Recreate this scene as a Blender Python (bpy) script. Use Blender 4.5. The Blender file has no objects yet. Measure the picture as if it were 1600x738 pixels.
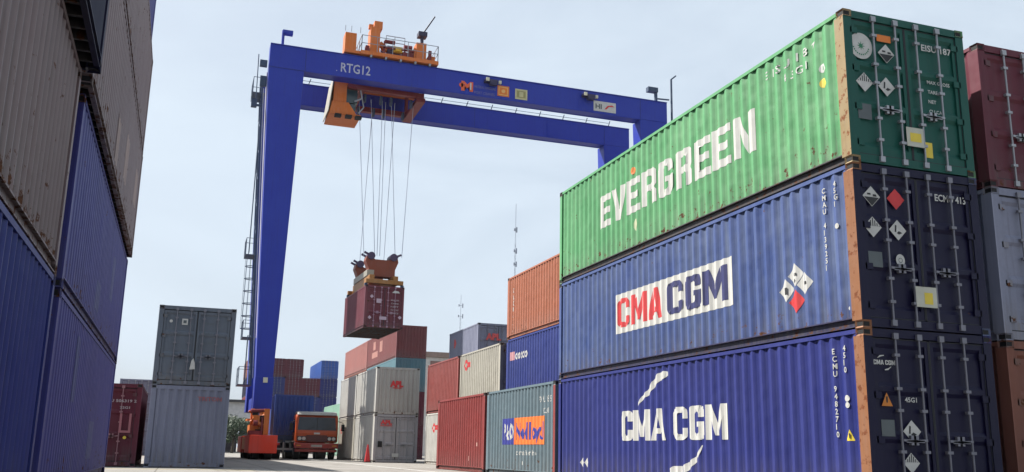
import bpy, bmesh, math, random
from mathutils import Vector, Matrix
R = math.radians
random.seed(7)
sc = bpy.context.scene
col = sc.collection

# ------------------------------------------------------------------ camera
cam_d = bpy.data.cameras.new('camera'); cam = bpy.data.objects.new('camera', cam_d); col.objects.link(cam)
YAW, PITCH, ROLL = 0.330, 0.225, 0.019
fwd = Vector((math.sin(YAW)*math.cos(PITCH), math.cos(YAW)*math.cos(PITCH), math.sin(PITCH)))
rt = Vector((math.cos(YAW), -math.sin(YAW), 0)); up = rt.cross(fwd)
c_, s_ = math.cos(ROLL), math.sin(ROLL)
rt2 = rt*c_ + up*s_; up2 = rt*-s_ + up*c_
M = Matrix((rt2, up2, -fwd)).transposed().to_4x4()
M.translation = Vector((-9.547, -11.599, 0.664))
cam.matrix_world = M
cam_d.sensor_width = 36; cam_d.lens = 36*1478.2/1600
cam_d.clip_start = 0.05; cam_d.clip_end = 6000
sc.camera = cam

# ------------------------------------------------------------------ sky, sun, exposure
SUN = Vector((-0.66, 0.60, 1.0)).normalized()
elev = math.asin(SUN.z); azim = math.atan2(SUN.x, SUN.y)
w = bpy.data.worlds.new('World'); sc.world = w; w.use_nodes = True
nt = w.node_tree; N = nt.nodes; Lk = nt.links
bg = N['Background']; bg.inputs['Strength'].default_value = 0.062
sky = N.new('ShaderNodeTexSky'); sky.sky_type = 'NISHITA'; sky.sun_disc = False
sky.sun_elevation = elev; sky.sun_rotation = azim; sky.air_density = 1.0; sky.dust_density = 4.0; sky.ozone_density = 1.5
tc = N.new('ShaderNodeTexCoord'); mp = N.new('ShaderNodeMapping'); mp.inputs['Scale'].default_value = (1.2, 1.2, 3.2)
ns = N.new('ShaderNodeTexNoise'); ns.inputs['Scale'].default_value = 1.7; ns.inputs['Detail'].default_value = 9; ns.inputs['Distortion'].default_value = 0.6; ns.inputs['Roughness'].default_value = 0.55
rp = N.new('ShaderNodeValToRGB'); rp.color_ramp.elements[0].position = 0.38; rp.color_ramp.elements[0].color = (0.66, 0.66, 0.66, 1)
rp.color_ramp.elements[1].position = 0.66; rp.color_ramp.elements[1].color = (1, 1, 1, 1)
mx = N.new('ShaderNodeMix'); mx.data_type = 'RGBA'
mx.inputs[7].default_value = (6.15, 7.05, 8.0, 1)      # thin bright overcast veil
Lk.new(tc.outputs['Generated'], mp.inputs['Vector']); Lk.new(mp.outputs['Vector'], ns.inputs['Vector'])
Lk.new(ns.outputs['Fac'], rp.inputs['Fac']); Lk.new(rp.outputs['Color'], mx.inputs[0])
Lk.new(sky.outputs['Color'], mx.inputs[6]); Lk.new(mx.outputs[2], bg.inputs['Color'])
sd = bpy.data.lights.new('sun', 'SUN'); sd.energy = 5.0; sd.angle = R(0.6); sd.color = (1.0, 0.955, 0.88)
so = bpy.data.objects.new('sun', sd); col.objects.link(so); so.rotation_euler = SUN.to_track_quat('Z', 'Y').to_euler()
sc.view_settings.view_transform = 'Standard'; sc.view_settings.look = 'None'
sc.view_settings.exposure = 1.0; sc.view_settings.gamma = 1.0
sc.render.engine = 'CYCLES'

# ------------------------------------------------------------------ materials
MATS = {}
KA = 0.82   # overall reflectance of paints and coatings
def lerpc(a, b, t): return tuple(a[i]*(1-t)+b[i]*t for i in range(3))
def base_mat(name):
    m = bpy.data.materials.new(name); m.use_nodes = True
    return m, m.node_tree.nodes, m.node_tree.links, m.node_tree.nodes['Principled BSDF']
def flat(name, c, rough=0.6, metal=0.0, var=0.12, scale=3.0, emit=None):
    """plain colour with a little uneven wear"""
    if name in MATS: return MATS[name]
    c = tuple(x*KA for x in c)
    m, n, l, b = base_mat(name)
    g = n.new('ShaderNodeNewGeometry'); t = n.new('ShaderNodeTexNoise'); t.inputs['Scale'].default_value = scale; t.inputs['Detail'].default_value = 5
    l.new(g.outputs['Position'], t.inputs['Vector'])
    r = n.new('ShaderNodeValToRGB'); r.color_ramp.elements[0].position = 0.3; r.color_ramp.elements[1].position = 0.7
    r.color_ramp.elements[0].color = (*[x*(1-var) for x in c], 1); r.color_ramp.elements[1].color = (*[min(1, x*(1+var)) for x in c], 1)
    l.new(t.outputs['Fac'], r.inputs['Fac']); l.new(r.outputs['Color'], b.inputs['Base Color'])
    b.inputs['Roughness'].default_value = rough; b.inputs['Metallic'].default_value = metal
    if emit: b.inputs['Emission Color'].default_value = (*c, 1); b.inputs['Emission Strength'].default_value = emit
    MATS[name] = m; return m
RUSTC = (0.115, 0.042, 0.016)
def paint(name, c, rust=0.35, fade=0.35, dirt=0.4, rough=0.5, rustc=RUSTC, edge=True, fadec=None):
    """weathered steel paint: chalky patches, run marks, rust spots that gather along the lower and upper edges"""
    if name in MATS: return MATS[name]
    c = tuple(x*KA for x in c); fadec = fadec and tuple(x*KA for x in fadec)
    m, n, l, b = base_mat(name)
    g = n.new('ShaderNodeNewGeometry'); o = n.new('ShaderNodeTexCoord')
    def noise(scale, vec=None, detail=5, rough_=0.6):
        t = n.new('ShaderNodeTexNoise'); t.inputs['Scale'].default_value = scale; t.inputs['Detail'].default_value = detail; t.inputs['Roughness'].default_value = rough_
        l.new(vec or g.outputs['Position'], t.inputs['Vector']); return t.outputs['Fac']
    def ramp(f, a, b_, va=0.0, vb=1.0):
        r = n.new('ShaderNodeMapRange'); r.inputs[1].default_value = a; r.inputs[2].default_value = b_; r.inputs[3].default_value = va; r.inputs[4].default_value = vb
        l.new(f, r.inputs[0]); return r.outputs[0]
    def mix(f, A, B):
        x = n.new('ShaderNodeMix'); x.data_type = 'RGBA'
        if isinstance(f, float): x.inputs[0].default_value = f
        else: l.new(f, x.inputs[0])
        for i, v in ((6, A), (7, B)):
            if isinstance(v, tuple): x.inputs[i].default_value = (*v[:3], 1)
            else: l.new(v, x.inputs[i])
        return x.outputs[2]
    def math_(op, a, b_):
        x = n.new('ShaderNodeMath'); x.operation = op; x.use_clamp = True
        for i, v in enumerate((a, b_)):
            if isinstance(v, (int, float)): x.inputs[i].default_value = v
            else: l.new(v, x.inputs[i])
        return x.outputs[0]
    mpn = n.new('ShaderNodeMapping'); mpn.inputs['Scale'].default_value = (7, 7, 0.35); l.new(g.outputs['Position'], mpn.inputs['Vector'])
    lum = 0.3*c[0]+0.6*c[1]+0.1*c[2]
    fc = fadec or tuple(min(0.8, x*0.8+lum*0.4+0.02) for x in c)
    A = mix(ramp(noise(0.9), 0.35, 0.7, 0, fade), c, fc)
    A = mix(ramp(noise(1.0, mpn.outputs[0]), 0.5, 0.75, 0, fade), A, fc)
    mp2 = n.new('ShaderNodeMapping'); mp2.inputs['Scale'].default_value = (11, 11, 0.5); mp2.inputs['Location'].default_value = (5, 3, 1); l.new(g.outputs['Position'], mp2.inputs['Vector'])
    A = mix(ramp(noise(1.0, mp2.outputs[0]), 0.52, 0.8, 0, dirt), A, tuple(x*0.35+0.01 for x in c))
    A = mix(ramp(noise(14.0), 0.45, 0.75, 0, 0.25*dirt), A, tuple(x*0.5+0.01 for x in c))
    sep = n.new('ShaderNodeSeparateXYZ'); l.new(o.outputs['Object'], sep.inputs[0])
    if edge:
        lo = ramp(sep.outputs[2], 0.0, 0.7, 0.13, 0.0)
        f = math_('ADD', noise(5.5, None, 8, 0.68), lo)
    else: f = noise(5.5, None, 8, 0.68)
    if edge:   # dust splashed up the foot of the panels
        A = mix(math_('MULTIPLY', ramp(sep.outputs[2], 0.15, 0.75, 1, 0), ramp(noise(2.3, mpn.outputs[0]), 0.35, 0.7, 0, 0.75)), A, (lum*0.55+0.07, lum*0.5+0.062, lum*0.45+0.06))
        A = mix(ramp(noise(0.45), 0.42, 0.62, 0, 0.35), A, tuple(x*0.62 for x in c))
    if edge:   # rubbed ribs made paler still, sunlit rib highlights put into the colour
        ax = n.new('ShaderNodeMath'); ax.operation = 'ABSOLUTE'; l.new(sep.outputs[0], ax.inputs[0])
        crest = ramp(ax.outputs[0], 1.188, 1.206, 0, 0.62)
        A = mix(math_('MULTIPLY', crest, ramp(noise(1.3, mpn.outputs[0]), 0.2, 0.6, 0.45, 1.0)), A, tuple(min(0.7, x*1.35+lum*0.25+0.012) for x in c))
    rf = ramp(f, 0.735-0.13*rust, 0.775-0.12*rust)
    A = mix(rf, A, mix(ramp(noise(25.0), 0.3, 0.7), rustc, tuple(x*0.45 for x in rustc)))
    l.new(A, b.inputs['Base Color'])
    l.new(ramp(rf, 0, 1, rough, 0.85), b.inputs['Roughness'])
    bp = n.new('ShaderNodeBump'); bp.inputs['Strength'].default_value = 0.55 if edge else 0.3; bp.inputs['Distance'].default_value = 0.05
    l.new(noise(1.6, None, 2), bp.inputs['Height']); l.new(bp.outputs[0], b.inputs['Normal'])
    b.inputs['Specular IOR Level'].default_value = 0.25
    MATS[name] = m; return m

WHITE = flat('white_lettering', (0.56, 0.56, 0.54), 0.6, var=0.1, scale=9)
WORNW = None
BLACK = flat('black_marking', (0.015, 0.015, 0.018), 0.6)
REDM = flat('red_marking', (0.62, 0.03, 0.035), 0.55)
YELM = flat('yellow_marking', (0.72, 0.55, 0.05), 0.55)
ORAM = flat('orange_marking', (0.75, 0.2, 0.02), 0.55)
GREYM = flat('grey_marking', (0.10, 0.12, 0.13), 0.6)
STEEL = flat('galvanised_steel', (0.36, 0.37, 0.40), 0.45, 0.4)
DARK = flat('dark_hole', (0.008, 0.008, 0.01), 0.8)
RUBBER = flat('tyre_rubber', (0.018, 0.018, 0.02), 0.8)
GASKET = flat('door_gasket', (0.02, 0.022, 0.028), 0.7)

# ------------------------------------------------------------------ mesh helpers
class MB:
    def __init__(s): s.v = []; s.f = []; s.m = []; s.cur = 0
    def add(s, vs, fs):
        o = len(s.v); s.v += [tuple(v) for v in vs]
        for f in fs: s.f.append(tuple(i+o for i in f)); s.m.append(s.cur)
        return s
    def box(s, x0, x1, y0, y1, z0, z1):
        vs = [(x, y, z) for z in (z0, z1) for y in (y0, y1) for x in (x0, x1)]
        return s.add(vs, [(0, 2, 3, 1), (4, 5, 7, 6), (0, 1, 5, 4), (2, 6, 7, 3), (0, 4, 6, 2), (1, 3, 7, 5)])
    def frustum(s, a, b):
        """a, b: (x0,x1,y0,y1,z) bottom and top rectangles"""
        vs = [(x, y, q[4]) for q in (a, b) for y in (q[2], q[3]) for x in (q[0], q[1])]
        return s.add(vs, [(0, 2, 3, 1), (4, 5, 7, 6), (0, 1, 5, 4), (2, 6, 7, 3), (0, 4, 6, 2), (1, 3, 7, 5)])
    def prism(s, pts, axis, a, b):
        """pts 2D polygon, extruded from a to b on axis (0: pts are y,z; 1: pts are x,z; 2: pts are x,y)"""
        def P(p, t):
            return {0: (t, p[0], p[1]), 1: (p[0], t, p[1]), 2: (p[0], p[1], t)}[axis]
        k = len(pts)
        vs = [P(p, a) for p in pts]+[P(p, b) for p in pts]
        return s.add(vs, [tuple(range(k)), tuple(range(2*k-1, k-1, -1))]+[(i, i+k, (i+1) % k+k, (i+1) % k) for i in range(k)])
    def tube(s, p, q, r, n=8, r2=None):
        p = Vector(p); q = Vector(q); d = (q-p).normalized(); r2 = r if r2 is None else r2
        a = d.orthogonal().normalized(); b = d.cross(a)
        vs = [p+(a*math.cos(2*math.pi*i/n)+b*math.sin(2*math.pi*i/n))*r for i in range(n)]
        vs += [q+(a*math.cos(2*math.pi*i/n)+b*math.sin(2*math.pi*i/n))*r2 for i in range(n)]
        return s.add(vs, [tuple(range(n-1, -1, -1)), tuple(range(n, 2*n))]+[(i, (i+1) % n, (i+1) % n+n, i+n) for i in range(n)])
    def bar(s, p, q, w, h=None):
        """square bar between two points"""
        h = h or w; p = Vector(p); q = Vector(q); d = (q-p).normalized()
        u = Vector((0, 0, 1)) if abs(d.z) < 0.95 else Vector((0, 1, 0))
        a = d.cross(u).normalized(); b = a.cross(d)
        vs = [t+a*(i*w/2)+b*(j*h/2) for t in (p, q) for i, j in ((-1, -1), (1, -1), (1, 1), (-1, 1))]
        return s.add(vs, [(3, 2, 1, 0), (4, 5, 6, 7), (0, 1, 5, 4), (1, 2, 6, 5), (2, 3, 7, 6), (3, 0, 4, 7)])
    def mesh(s, name, mats=()):
        me = bpy.data.meshes.new(name); me.from_pydata(s.v, [], s.f)
        bm = bmesh.new(); bm.from_mesh(me)
        for f, mi in zip(bm.faces, s.m): f.material_index = mi
        bmesh.ops.recalc_face_normals(bm, faces=bm.faces[:]); bm.to_mesh(me); bm.free()
        for m in mats: me.materials.append(m)
        return me
    def build(s, name, mats, parent=None, loc=(0, 0, 0), bevel=0):
        if not isinstance(mats, (list, tuple)): mats = [mats]
        me = s.mesh(name, mats)
        return link(name, me, parent, loc, bevel)
def link(name, me, parent=None, loc=(0, 0, 0), bevel=0):
    o = bpy.data.objects.new(name, me); col.objects.link(o); o.location = loc
    if parent is not None: o.parent = parent
    if bevel:
        b = o.modifiers.new('bevel', 'BEVEL'); b.width = bevel; b.segments = 2; b.limit_method = 'ANGLE'
    return o
def tag(o, label, cat, group=None):
    o['label'] = label; o['category'] = cat
    if group: o['group'] = group
    return o
def thing(name, label, cat, loc=(0, 0, 0), rz=0, group=None):
    o = bpy.data.objects.new(name, None); col.objects.link(o); o.location = loc; o.rotation_euler = (0, 0, rz); o.empty_display_size = 0.3
    return tag(o, label, cat, group)
def structure(o): o['kind'] = 'structure'; return o

# ------------------------------------------------------------------ ground
m, n, l, b = base_mat('yard_concrete')
g = n.new('ShaderNodeNewGeometry')
def tn(scale, detail=6, vec=None):
    t = n.new('ShaderNodeTexNoise'); t.inputs['Scale'].default_value = scale; t.inputs['Detail'].default_value = detail
    l.new(vec or g.outputs['Position'], t.inputs['Vector']); return t.outputs['Fac']
r1 = n.new('ShaderNodeValToRGB'); r1.color_ramp.elements[0].position = 0.3; r1.color_ramp.elements[1].position = 0.72
r1.color_ramp.elements[0].color = (0.17, 0.158, 0.142, 1); r1.color_ramp.elements[1].color = (0.245, 0.23, 0.212, 1); l.new(tn(0.35), r1.inputs[0])
r2 = n.new('ShaderNodeValToRGB'); r2.color_ramp.elements[0].position = 0.55; r2.color_ramp.elements[1].position = 0.75
r2.color_ramp.elements[0].color = (1, 1, 1, 1); r2.color_ramp.elements[1].color = (0.62, 0.6, 0.58, 1); l.new(tn(1.7, 8), r2.inputs[0])
bk = n.new('ShaderNodeTexBrick'); bk.offset = 0; bk.inputs['Scale'].default_value = 1; bk.inputs['Brick Width'].default_value = 5; bk.inputs['Row Height'].default_value = 5
bk.inputs['Mortar Size'].default_value = 0.02; bk.inputs['Color1'].default_value = bk.inputs['Color2'].default_value = (1, 1, 1, 1); bk.inputs['Mortar'].default_value = (0.45, 0.43, 0.4, 1)
l.new(g.outputs['Position'], bk.inputs['Vector'])
x1 = n.new('ShaderNodeMix'); x1.data_type = 'RGBA'; x1.blend_type = 'MULTIPLY'; x1.inputs[0].default_value = 1; l.new(r1.outputs[0], x1.inputs[6]); l.new(r2.outputs[0], x1.inputs[7])
x2 = n.new('ShaderNodeMix'); x2.data_type = 'RGBA'; x2.blend_type = 'MULTIPLY'; x2.inputs[0].default_value = 1; l.new(x1.outputs[2], x2.inputs[6]); l.new(bk.outputs['Color'], x2.inputs[7])
mpg = n.new('ShaderNodeMapping'); mpg.inputs['Scale'].default_value = (2.2, 0.035, 1); l.new(g.outputs['Position'], mpg.inputs['Vector'])
r3 = n.new('ShaderNodeValToRGB'); r3.color_ramp.elements[0].position = 0.56; r3.color_ramp.elements[1].position = 0.70
r3.color_ramp.elements[0].color = (1, 1, 1, 1); r3.color_ramp.elements[1].color = (0.55, 0.54, 0.54, 1); l.new(tn(1.0, 3, mpg.outputs[0]), r3.inputs[0])
r4 = n.new('ShaderNodeValToRGB'); r4.color_ramp.elements[0].position = 0.63; r4.color_ramp.elements[1].position = 0.69
r4.color_ramp.elements[0].color = (1, 1, 1, 1); r4.color_ramp.elements[1].color = (0.45, 0.43, 0.42, 1); l.new(tn(0.8, 4), r4.inputs[0])
x3 = n.new('ShaderNodeMix'); x3.data_type = 'RGBA'; x3.blend_type = 'MULTIPLY'; x3.inputs[0].default_value = 1; l.new(x2.outputs[2], x3.inputs[6]); l.new(r3.outputs[0], x3.inputs[7])
x4 = n.new('ShaderNodeMix'); x4.data_type = 'RGBA'; x4.blend_type = 'MULTIPLY'; x4.inputs[0].default_value = 1; l.new(x3.outputs[2], x4.inputs[6]); l.new(r4.outputs[0], x4.inputs[7])
l.new(x4.outputs[2], b.inputs['Base Color']); b.inputs['Roughness'].default_value = 0.85
bp = n.new('ShaderNodeBump'); bp.inputs['Strength'].default_value = 0.3; bp.inputs['Distance'].default_value = 0.02; l.new(tn(6, 8), bp.inputs['Height']); l.new(bp.outputs[0], b.inputs['Normal'])
GROUND_M = m
structure(MB().add([(-2500, -600, 0), (2500, -600, 0), (2500, 4500, 0), (-2500, 4500, 0)], [(0, 1, 2, 3)]).build('ground', m))
structure(MB().box(-12.4, -7.2, 18.35, 18.5, 0.001, 0.005).build('painted_line', flat('worn_yellow_paint', (0.55, 0.42, 0.12), 0.8, var=0.35, scale=6)))
structure(MB().box(-1.6, -1.45, -30, 110, 0.001, 0.005).build('painted_line', flat('worn_white_paint', (0.5, 0.5, 0.48), 0.8, var=0.35, scale=6)))

# ------------------------------------------------------------------ shipping container kit
W, H = 2.438, 2.591
L40, L20 = 12.192, 6.058
PITCH_C = 0.2783
Z0C, Z1C = 0.17, H-0.065
def corr(u, deep=0.037, flat_=0.079, slope=0.060, pitch=PITCH_C):
    u = u % pitch
    if u < flat_: return 0.0
    if u < flat_+slope: return deep*(u-flat_)/slope
    if u < 2*flat_+slope: return deep
    return deep*(1-(u-2*flat_-slope)/slope) if u < 2*flat_+2*slope else 0.0
def corr_breaks(a, b, flat_=0.079, slope=0.060, pitch=PITCH_C):
    out = []; k = math.floor(a/pitch)-1
    while k*pitch < b+pitch:
        for q in (0, flat_, flat_+slope, 2*flat_+slope):
            t = k*pitch+q
            if a+1e-4 < t < b-1e-4: out.append(t)
        k += 1
    return [a]+out+[b]
def side_panel(Lc, sx):
    ys = corr_breaks(-Lc/2+0.16, Lc/2-0.16); mb = MB(); vs = []
    for y in ys:
        x = sx*(W/2-0.008-corr(y+Lc/2-0.16))
        vs += [(x, y, Z0C), (x, y, Z1C)]
    mb.add(vs, [(2*i, 2*i+2, 2*i+3, 2*i+1) if sx < 0 else (2*i, 2*i+1, 2*i+3, 2*i+2) for i in range(len(ys)-1)])
    return mb
def finalize(mb, name):
    """one-sided sheets: keep winding, do not recalc"""
    me = bpy.data.meshes.new(name); me.from_pydata(mb.v, [], mb.f)
    for p, mi in zip(me.polygons, mb.m): p.material_index = mi
    return me
def end_panel(Lc):
    mb = MB(); P = 0.25; xs = corr_breaks(-W/2+0.15, W/2-0.15, 0.07, 0.055, P); vs = []
    for x in xs:
        y = Lc/2-0.012-corr(x+W/2-0.15, 0.045, 0.07, 0.055, P)
        vs += [(x, y, 0.15), (x, y, H-0.11)]
    mb.add(vs, [(2*i, 2*i+1, 2*i+3, 2*i+2) for i in range(len(xs)-1)])
    return mb
def frame(Lc):
    mb = MB(); h = Lc/2
    for sx in (-1, 1):
        a, b_ = sorted((sx*(W/2-0.002), sx*(W/2-0.07)))
        mb.box(a, b_, -h+0.178, h-0.178, H-0.075, H-0.012)
        a, b_ = sorted((sx*(W/2-0.002), sx*(W/2-0.055)))
    y0, y1 = h-0.09, h-0.01
    mb.box(-W/2+0.162, W/2-0.162, y0, y1, H-0.13, H-0.006)
    mb.box(-W/2+0.162, W/2-0.162, y0, y1, 0.02, 0.155)
    return mb
def bottom_rail(Lc, sx):
    mb = MB(); h = Lc/2
    mb.box(*sorted((sx*(W/2-0.05), sx*(W/2-0.056))), -h+0.178, h-0.178, 0.034, 0.152)
    mb.box(*sorted((sx*(W/2-0.002), sx*(W/2-0.07))), -h+0.178, h-0.178, 0.153, 0.172)
    mb.box(*sorted((sx*(W/2-0.002), sx*(W/2-0.07))), -h+0.178, h-0.178, 0.018, 0.033)
    return mb
def header(Lc, z0, z1):
    mb = MB(); h = Lc/2; mb.box(-W/2+0.162, W/2-0.162, -h+0.01, -h+0.09, z0, z1); return mb
def floor_mb(Lc):
    mb = MB(); h = Lc/2
    mb.box(-W/2+0.06, W/2-0.06, -h+0.1, h-0.1, 0.145, 0.165)
    k = int(Lc/0.33)
    for i in range(k):
        y = -h+0.3+i*(Lc-0.6)/(k-1)
        mb.box(-W/2+0.06, W/2-0.06, y-0.025, y+0.025, 0.03, 0.143)
    return mb
def roof(Lc):
    mb = MB(); ys = corr_breaks(-Lc/2+0.1, Lc/2-0.1, 0.12, 0.02, 0.28); vs = []
    for y in ys:
        z = H-0.02-corr(y, 0.018, 0.12, 0.02, 0.28); vs += [(-W/2+0.07, y, z), (W/2-0.07, y, z)]
    mb.add(vs, [(2*i, 2*i+1, 2*i+3, 2*i+2) for i in range(len(ys)-1)])
    return mb
def post(sx, y0, y1):
    mb = MB(); mb.box(*sorted((sx*(W/2-0.001), sx*(W/2-0.16))), y0, y1, 0.118, H-0.118); return mb
def casting():
    bm = bmesh.new()
    bmesh.ops.create_cube(bm, size=1)
    for v in bm.verts: v.co = Vector((v.co.x*0.162, v.co.y*0.178, v.co.z*0.118))
    for f in list(bm.faces):
        r = bmesh.ops.inset_individual(bm, faces=[f], thickness=0.034, depth=-0.02)
        f.material_index = 1
    me = bpy.data.meshes.new('corner_casting'); bm.to_mesh(me); bm.free(); return me
def door_leaf(s, Lc):
    """s=-1 left leaf seen from outside (-y side)"""
    x0, x1 = sorted((s*0.012, s*(W/2-0.165))); yo = -Lc/2+0.035; mb = MB()
    zs = [0.17, 0.30, 0.36, 0.90, 0.96, 1.03, 1.09, 1.60, 1.66, 1.73, 1.79, 2.30, 2.36, 2.44]
    dp = [0, 0, 0.035, 0.035, 0, 0, 0.035, 0.035, 0, 0, 0.035, 0.035, 0, 0]
    vs = []
    xi0, xi1 = x0+0.07, x1-0.07
    for z, d in zip(zs, dp): vs += [(xi0, yo+d, z), (xi1, yo+d, z)]
    mb.add(vs, [(2*i, 2*i+1, 2*i+3, 2*i+2) for i in range(len(zs)-1)])
    for a, b_ in ((x0, xi0), (xi1, x1)):
        mb.add([(a, yo, 0.17), (b_, yo, 0.17), (b_, yo, 2.44), (a, yo, 2.44)], [(0, 1, 2, 3)])
    for a in (xi0, xi1):   # sides of the pressed recesses
        vs = []
        for z, d in zip(zs, dp): vs += [(a, yo, z), (a, yo+d, z)]
        mb.add(vs, [(2*i, 2*i+1, 2*i+3, 2*i+2) if a == xi0 else (2*i+1, 2*i, 2*i+2, 2*i+3) for i in range(len(zs)-1) if dp[i] or dp[i+1]])
    for za, zb in ((0.17, 0.17), (2.44, 2.44)):
        mb.add([(x0, yo, za), (x1, yo, za), (x1, yo+0.05, za), (x0, yo+0.05, za)], [(0, 1, 2, 3)])
    for a in (x0, x1): mb.add([(a, yo, 0.17), (a, yo+0.05, 0.17), (a, yo+0.05, 2.44), (a, yo, 2.44)], [(0, 1, 2, 3)])
    mb.cur = 1   # gasket strips
    for a in (x0, x1):
        mb.box(a-0.009, a+0.009, yo-0.006, yo+0.02, 0.175, 2.435)
    mb.box(x0+0.01, x1-0.01, yo-0.005, yo+0.02, 2.435, 2.447); mb.box(x0+0.01, x1-0.01, yo-0.005, yo+0.02, 0.162, 0.175)
    return mb
def lock_rod(x, Lc, hs):
    y = -Lc/2-0.004; mb = MB()
    mb.tube((x, y, 0.08), (x, y, 2.53), 0.017, 8)
    for z in (0.10, 2.49): mb.box(x-0.045, x+0.045, y-0.03, y+0.02, z-0.05, z+0.04)
    for z in (0.42, 0.78, 1.38, 1.7, 2.2): mb.box(x-0.05, x+0.05, y-0.024, y+0.036, z-0.022, z+0.022)
    return mb
def rod_handle(x, Lc, hs):
    y = -Lc/2-0.03; mb = MB()
    mb.bar((x, y, 0.95), (x+hs*0.38, y, 0.93), 0.018, 0.035)
    mb.box(*sorted((x+hs*0.2, x+hs*0.29)), y+0.008, y+0.06, 0.88, 1.02)
    return mb
def hinges(s, Lc):
    mb = MB(); y = -Lc/2+0.022
    mb.box(*sorted((s*(W/2-0.13), s*(W/2-0.27))), y-0.012, y+0.02, -0.05, 0.05)
    return mb
KIT = {}
PH = bpy.data.materials.new('placeholder')
def kit(Lc):
    if Lc in KIT: return KIT[Lc]
    k = {}
    k['side_l'] = finalize(side_panel(Lc, -1), 'side_panel'); k['side_r'] = finalize(side_panel(Lc, 1), 'side_panel')
    k['end'] = finalize(end_panel(Lc), 'end_panel'); k['roof'] = finalize(roof(Lc), 'roof_panel')
    k['frame'] = frame(Lc).mesh('frame'); k['floor'] = floor_mb(Lc).mesh('floor')
    k['brl'] = bottom_rail(Lc, -1).mesh('bottom_rail'); k['brr'] = bottom_rail(Lc, 1).mesh('bottom_rail')
    k['header'] = header(Lc, H-0.13, H-0.006).mesh('door_header'); k['sill'] = header(Lc, 0.02, 0.155).mesh('door_sill')
    h = Lc/2
    for i, (sx, y0, y1) in enumerate(((-1, -h+0.01, -h+0.235), (1, -h+0.01, -h+0.235), (-1, h-0.155, h-0.01), (1, h-0.155, h-0.01))):
        k['post%d' % i] = post(sx, y0, y1).mesh('corner_post')
    for s, nm in ((-1, 'doorL'), (1, 'doorR')):
        k[nm] = door_leaf(s, Lc).mesh(nm); k[nm+'h'] = hinges(s, Lc).mesh('hinge')
        for j, x in enumerate((0.21, 0.65)):
            k[nm+'rod%d' % j] = lock_rod(s*x, Lc, 1).mesh('lock_rod')
            k[nm+'hd%d' % j] = rod_handle(s*x, Lc, s if j == 0 else -s).mesh('handle')
    for q in k.values():
        while len(q.materials) < 2: q.materials.append(PH)
    for i in range(4):
        for p in k['post%d' % i].polygons:
            if abs(p.normal.y) > 0.9: p.material_index = 1
    KIT[Lc] = k; return k
CAST = casting(); CAST.materials.append(PH); CAST.materials.append(PH)
def setm(o, *ms):
    for i, mm in enumerate(ms):
        o.material_slots[i].link = 'OBJECT'; o.material_slots[i].material = mm
    for i in range(len(ms), len(o.material_slots)):
        o.material_slots[i].link = 'OBJECT'; o.material_slots[i].material = ms[-1]
GROUP = 'stacked shipping containers in the yard'
CONT = {}
def container(x, y, z, Lc, mat, label, blank=False, door=None, post_m=None, cast_m=None, rods=STEEL, detail=True, group=GROUP, rz=0.0, frame_m=None, rail_m=None, key=None):
    """x,y: near left corner of the footprint; blank=True shows the corrugated end towards -y, else the doors"""
    rot = rz+(math.pi if blank else 0)
    c = Vector((W/2, Lc/2, 0)); c.rotate(Matrix.Rotation(rz, 3, 'Z'))
    t = thing('shipping_container', label, 'shipping container', (x+c.x, y+c.y, z), rot, group)
    k = kit(Lc); door = door or mat; post_m = post_m or {}; frame_m = frame_m or mat
    f = link('frame', k['frame'], t); setm(f, frame_m)
    for kk in ('side_l', 'side_r'): setm(link('side_panel', k[kk], t), mat)
    setm(link('end_panel', k['end'], t), mat); setm(link('roof', k['roof'], t), mat); setm(link('floor', k['floor'], t), paint('underside_steel', (0.05, 0.045, 0.05), 0.6, 0.2))
    for kk in ('brl', 'brr'): setm(link('bottom_rail', k[kk], t), rail_m or frame_m)
    setm(link('door_header', k['header'], t), door); setm(link('door_sill', k['sill'], t), door)
    h = Lc/2
    for i in range(4): setm(link('corner_post', k['post%d' % i], t), post_m.get(i, frame_m), door if i < 2 else mat)
    for nm in ('doorL', 'doorR'):
        d = link('door', k[nm], t); setm(d, door, GASKET)
        if detail and not blank:
            for z_ in (0.35, 0.95, 1.6, 2.25): setm(link('hinge', k[nm+'h'], d, (0, 0, z_)), door)
        for j in (0, 1):
            setm(link('lock_rod', k[nm+'rod%d' % j], d), rods)
            if detail: setm(link('handle', k[nm+'hd%d' % j], d), rods)
    if detail:
        i = 0
        for sy in (-1, 1):
            for sx in (-1, 1):
                for z_ in (0.059, H-0.059):
                    cc = link('corner_casting', CAST, f, (sx*(W/2-0.081), sy*(h-0.089), z_)); setm(cc, (cast_m or {}).get((sx, sy), frame_m), DARK)
    else:
        mb = MB()
        for sy in (-1, 1):
            for sx in (-1, 1):
                for z_ in (0.059, H-0.059):
                    mb.box(sx*(W/2-0.081)-0.081, sx*(W/2-0.081)+0.081, sy*(h-0.089)-0.089, sy*(h-0.089)+0.089, z_-0.059, z_+0.059)
        if ('cast', Lc) not in KIT:
            me = mb.mesh('corner_castings'); me.materials.append(PH); KIT[('cast', Lc)] = me
        setm(link('corner_castings', KIT[('cast', Lc)], t), frame_m)
    t['_L'] = Lc
    if key: CONT[key] = t
    return t

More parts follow.
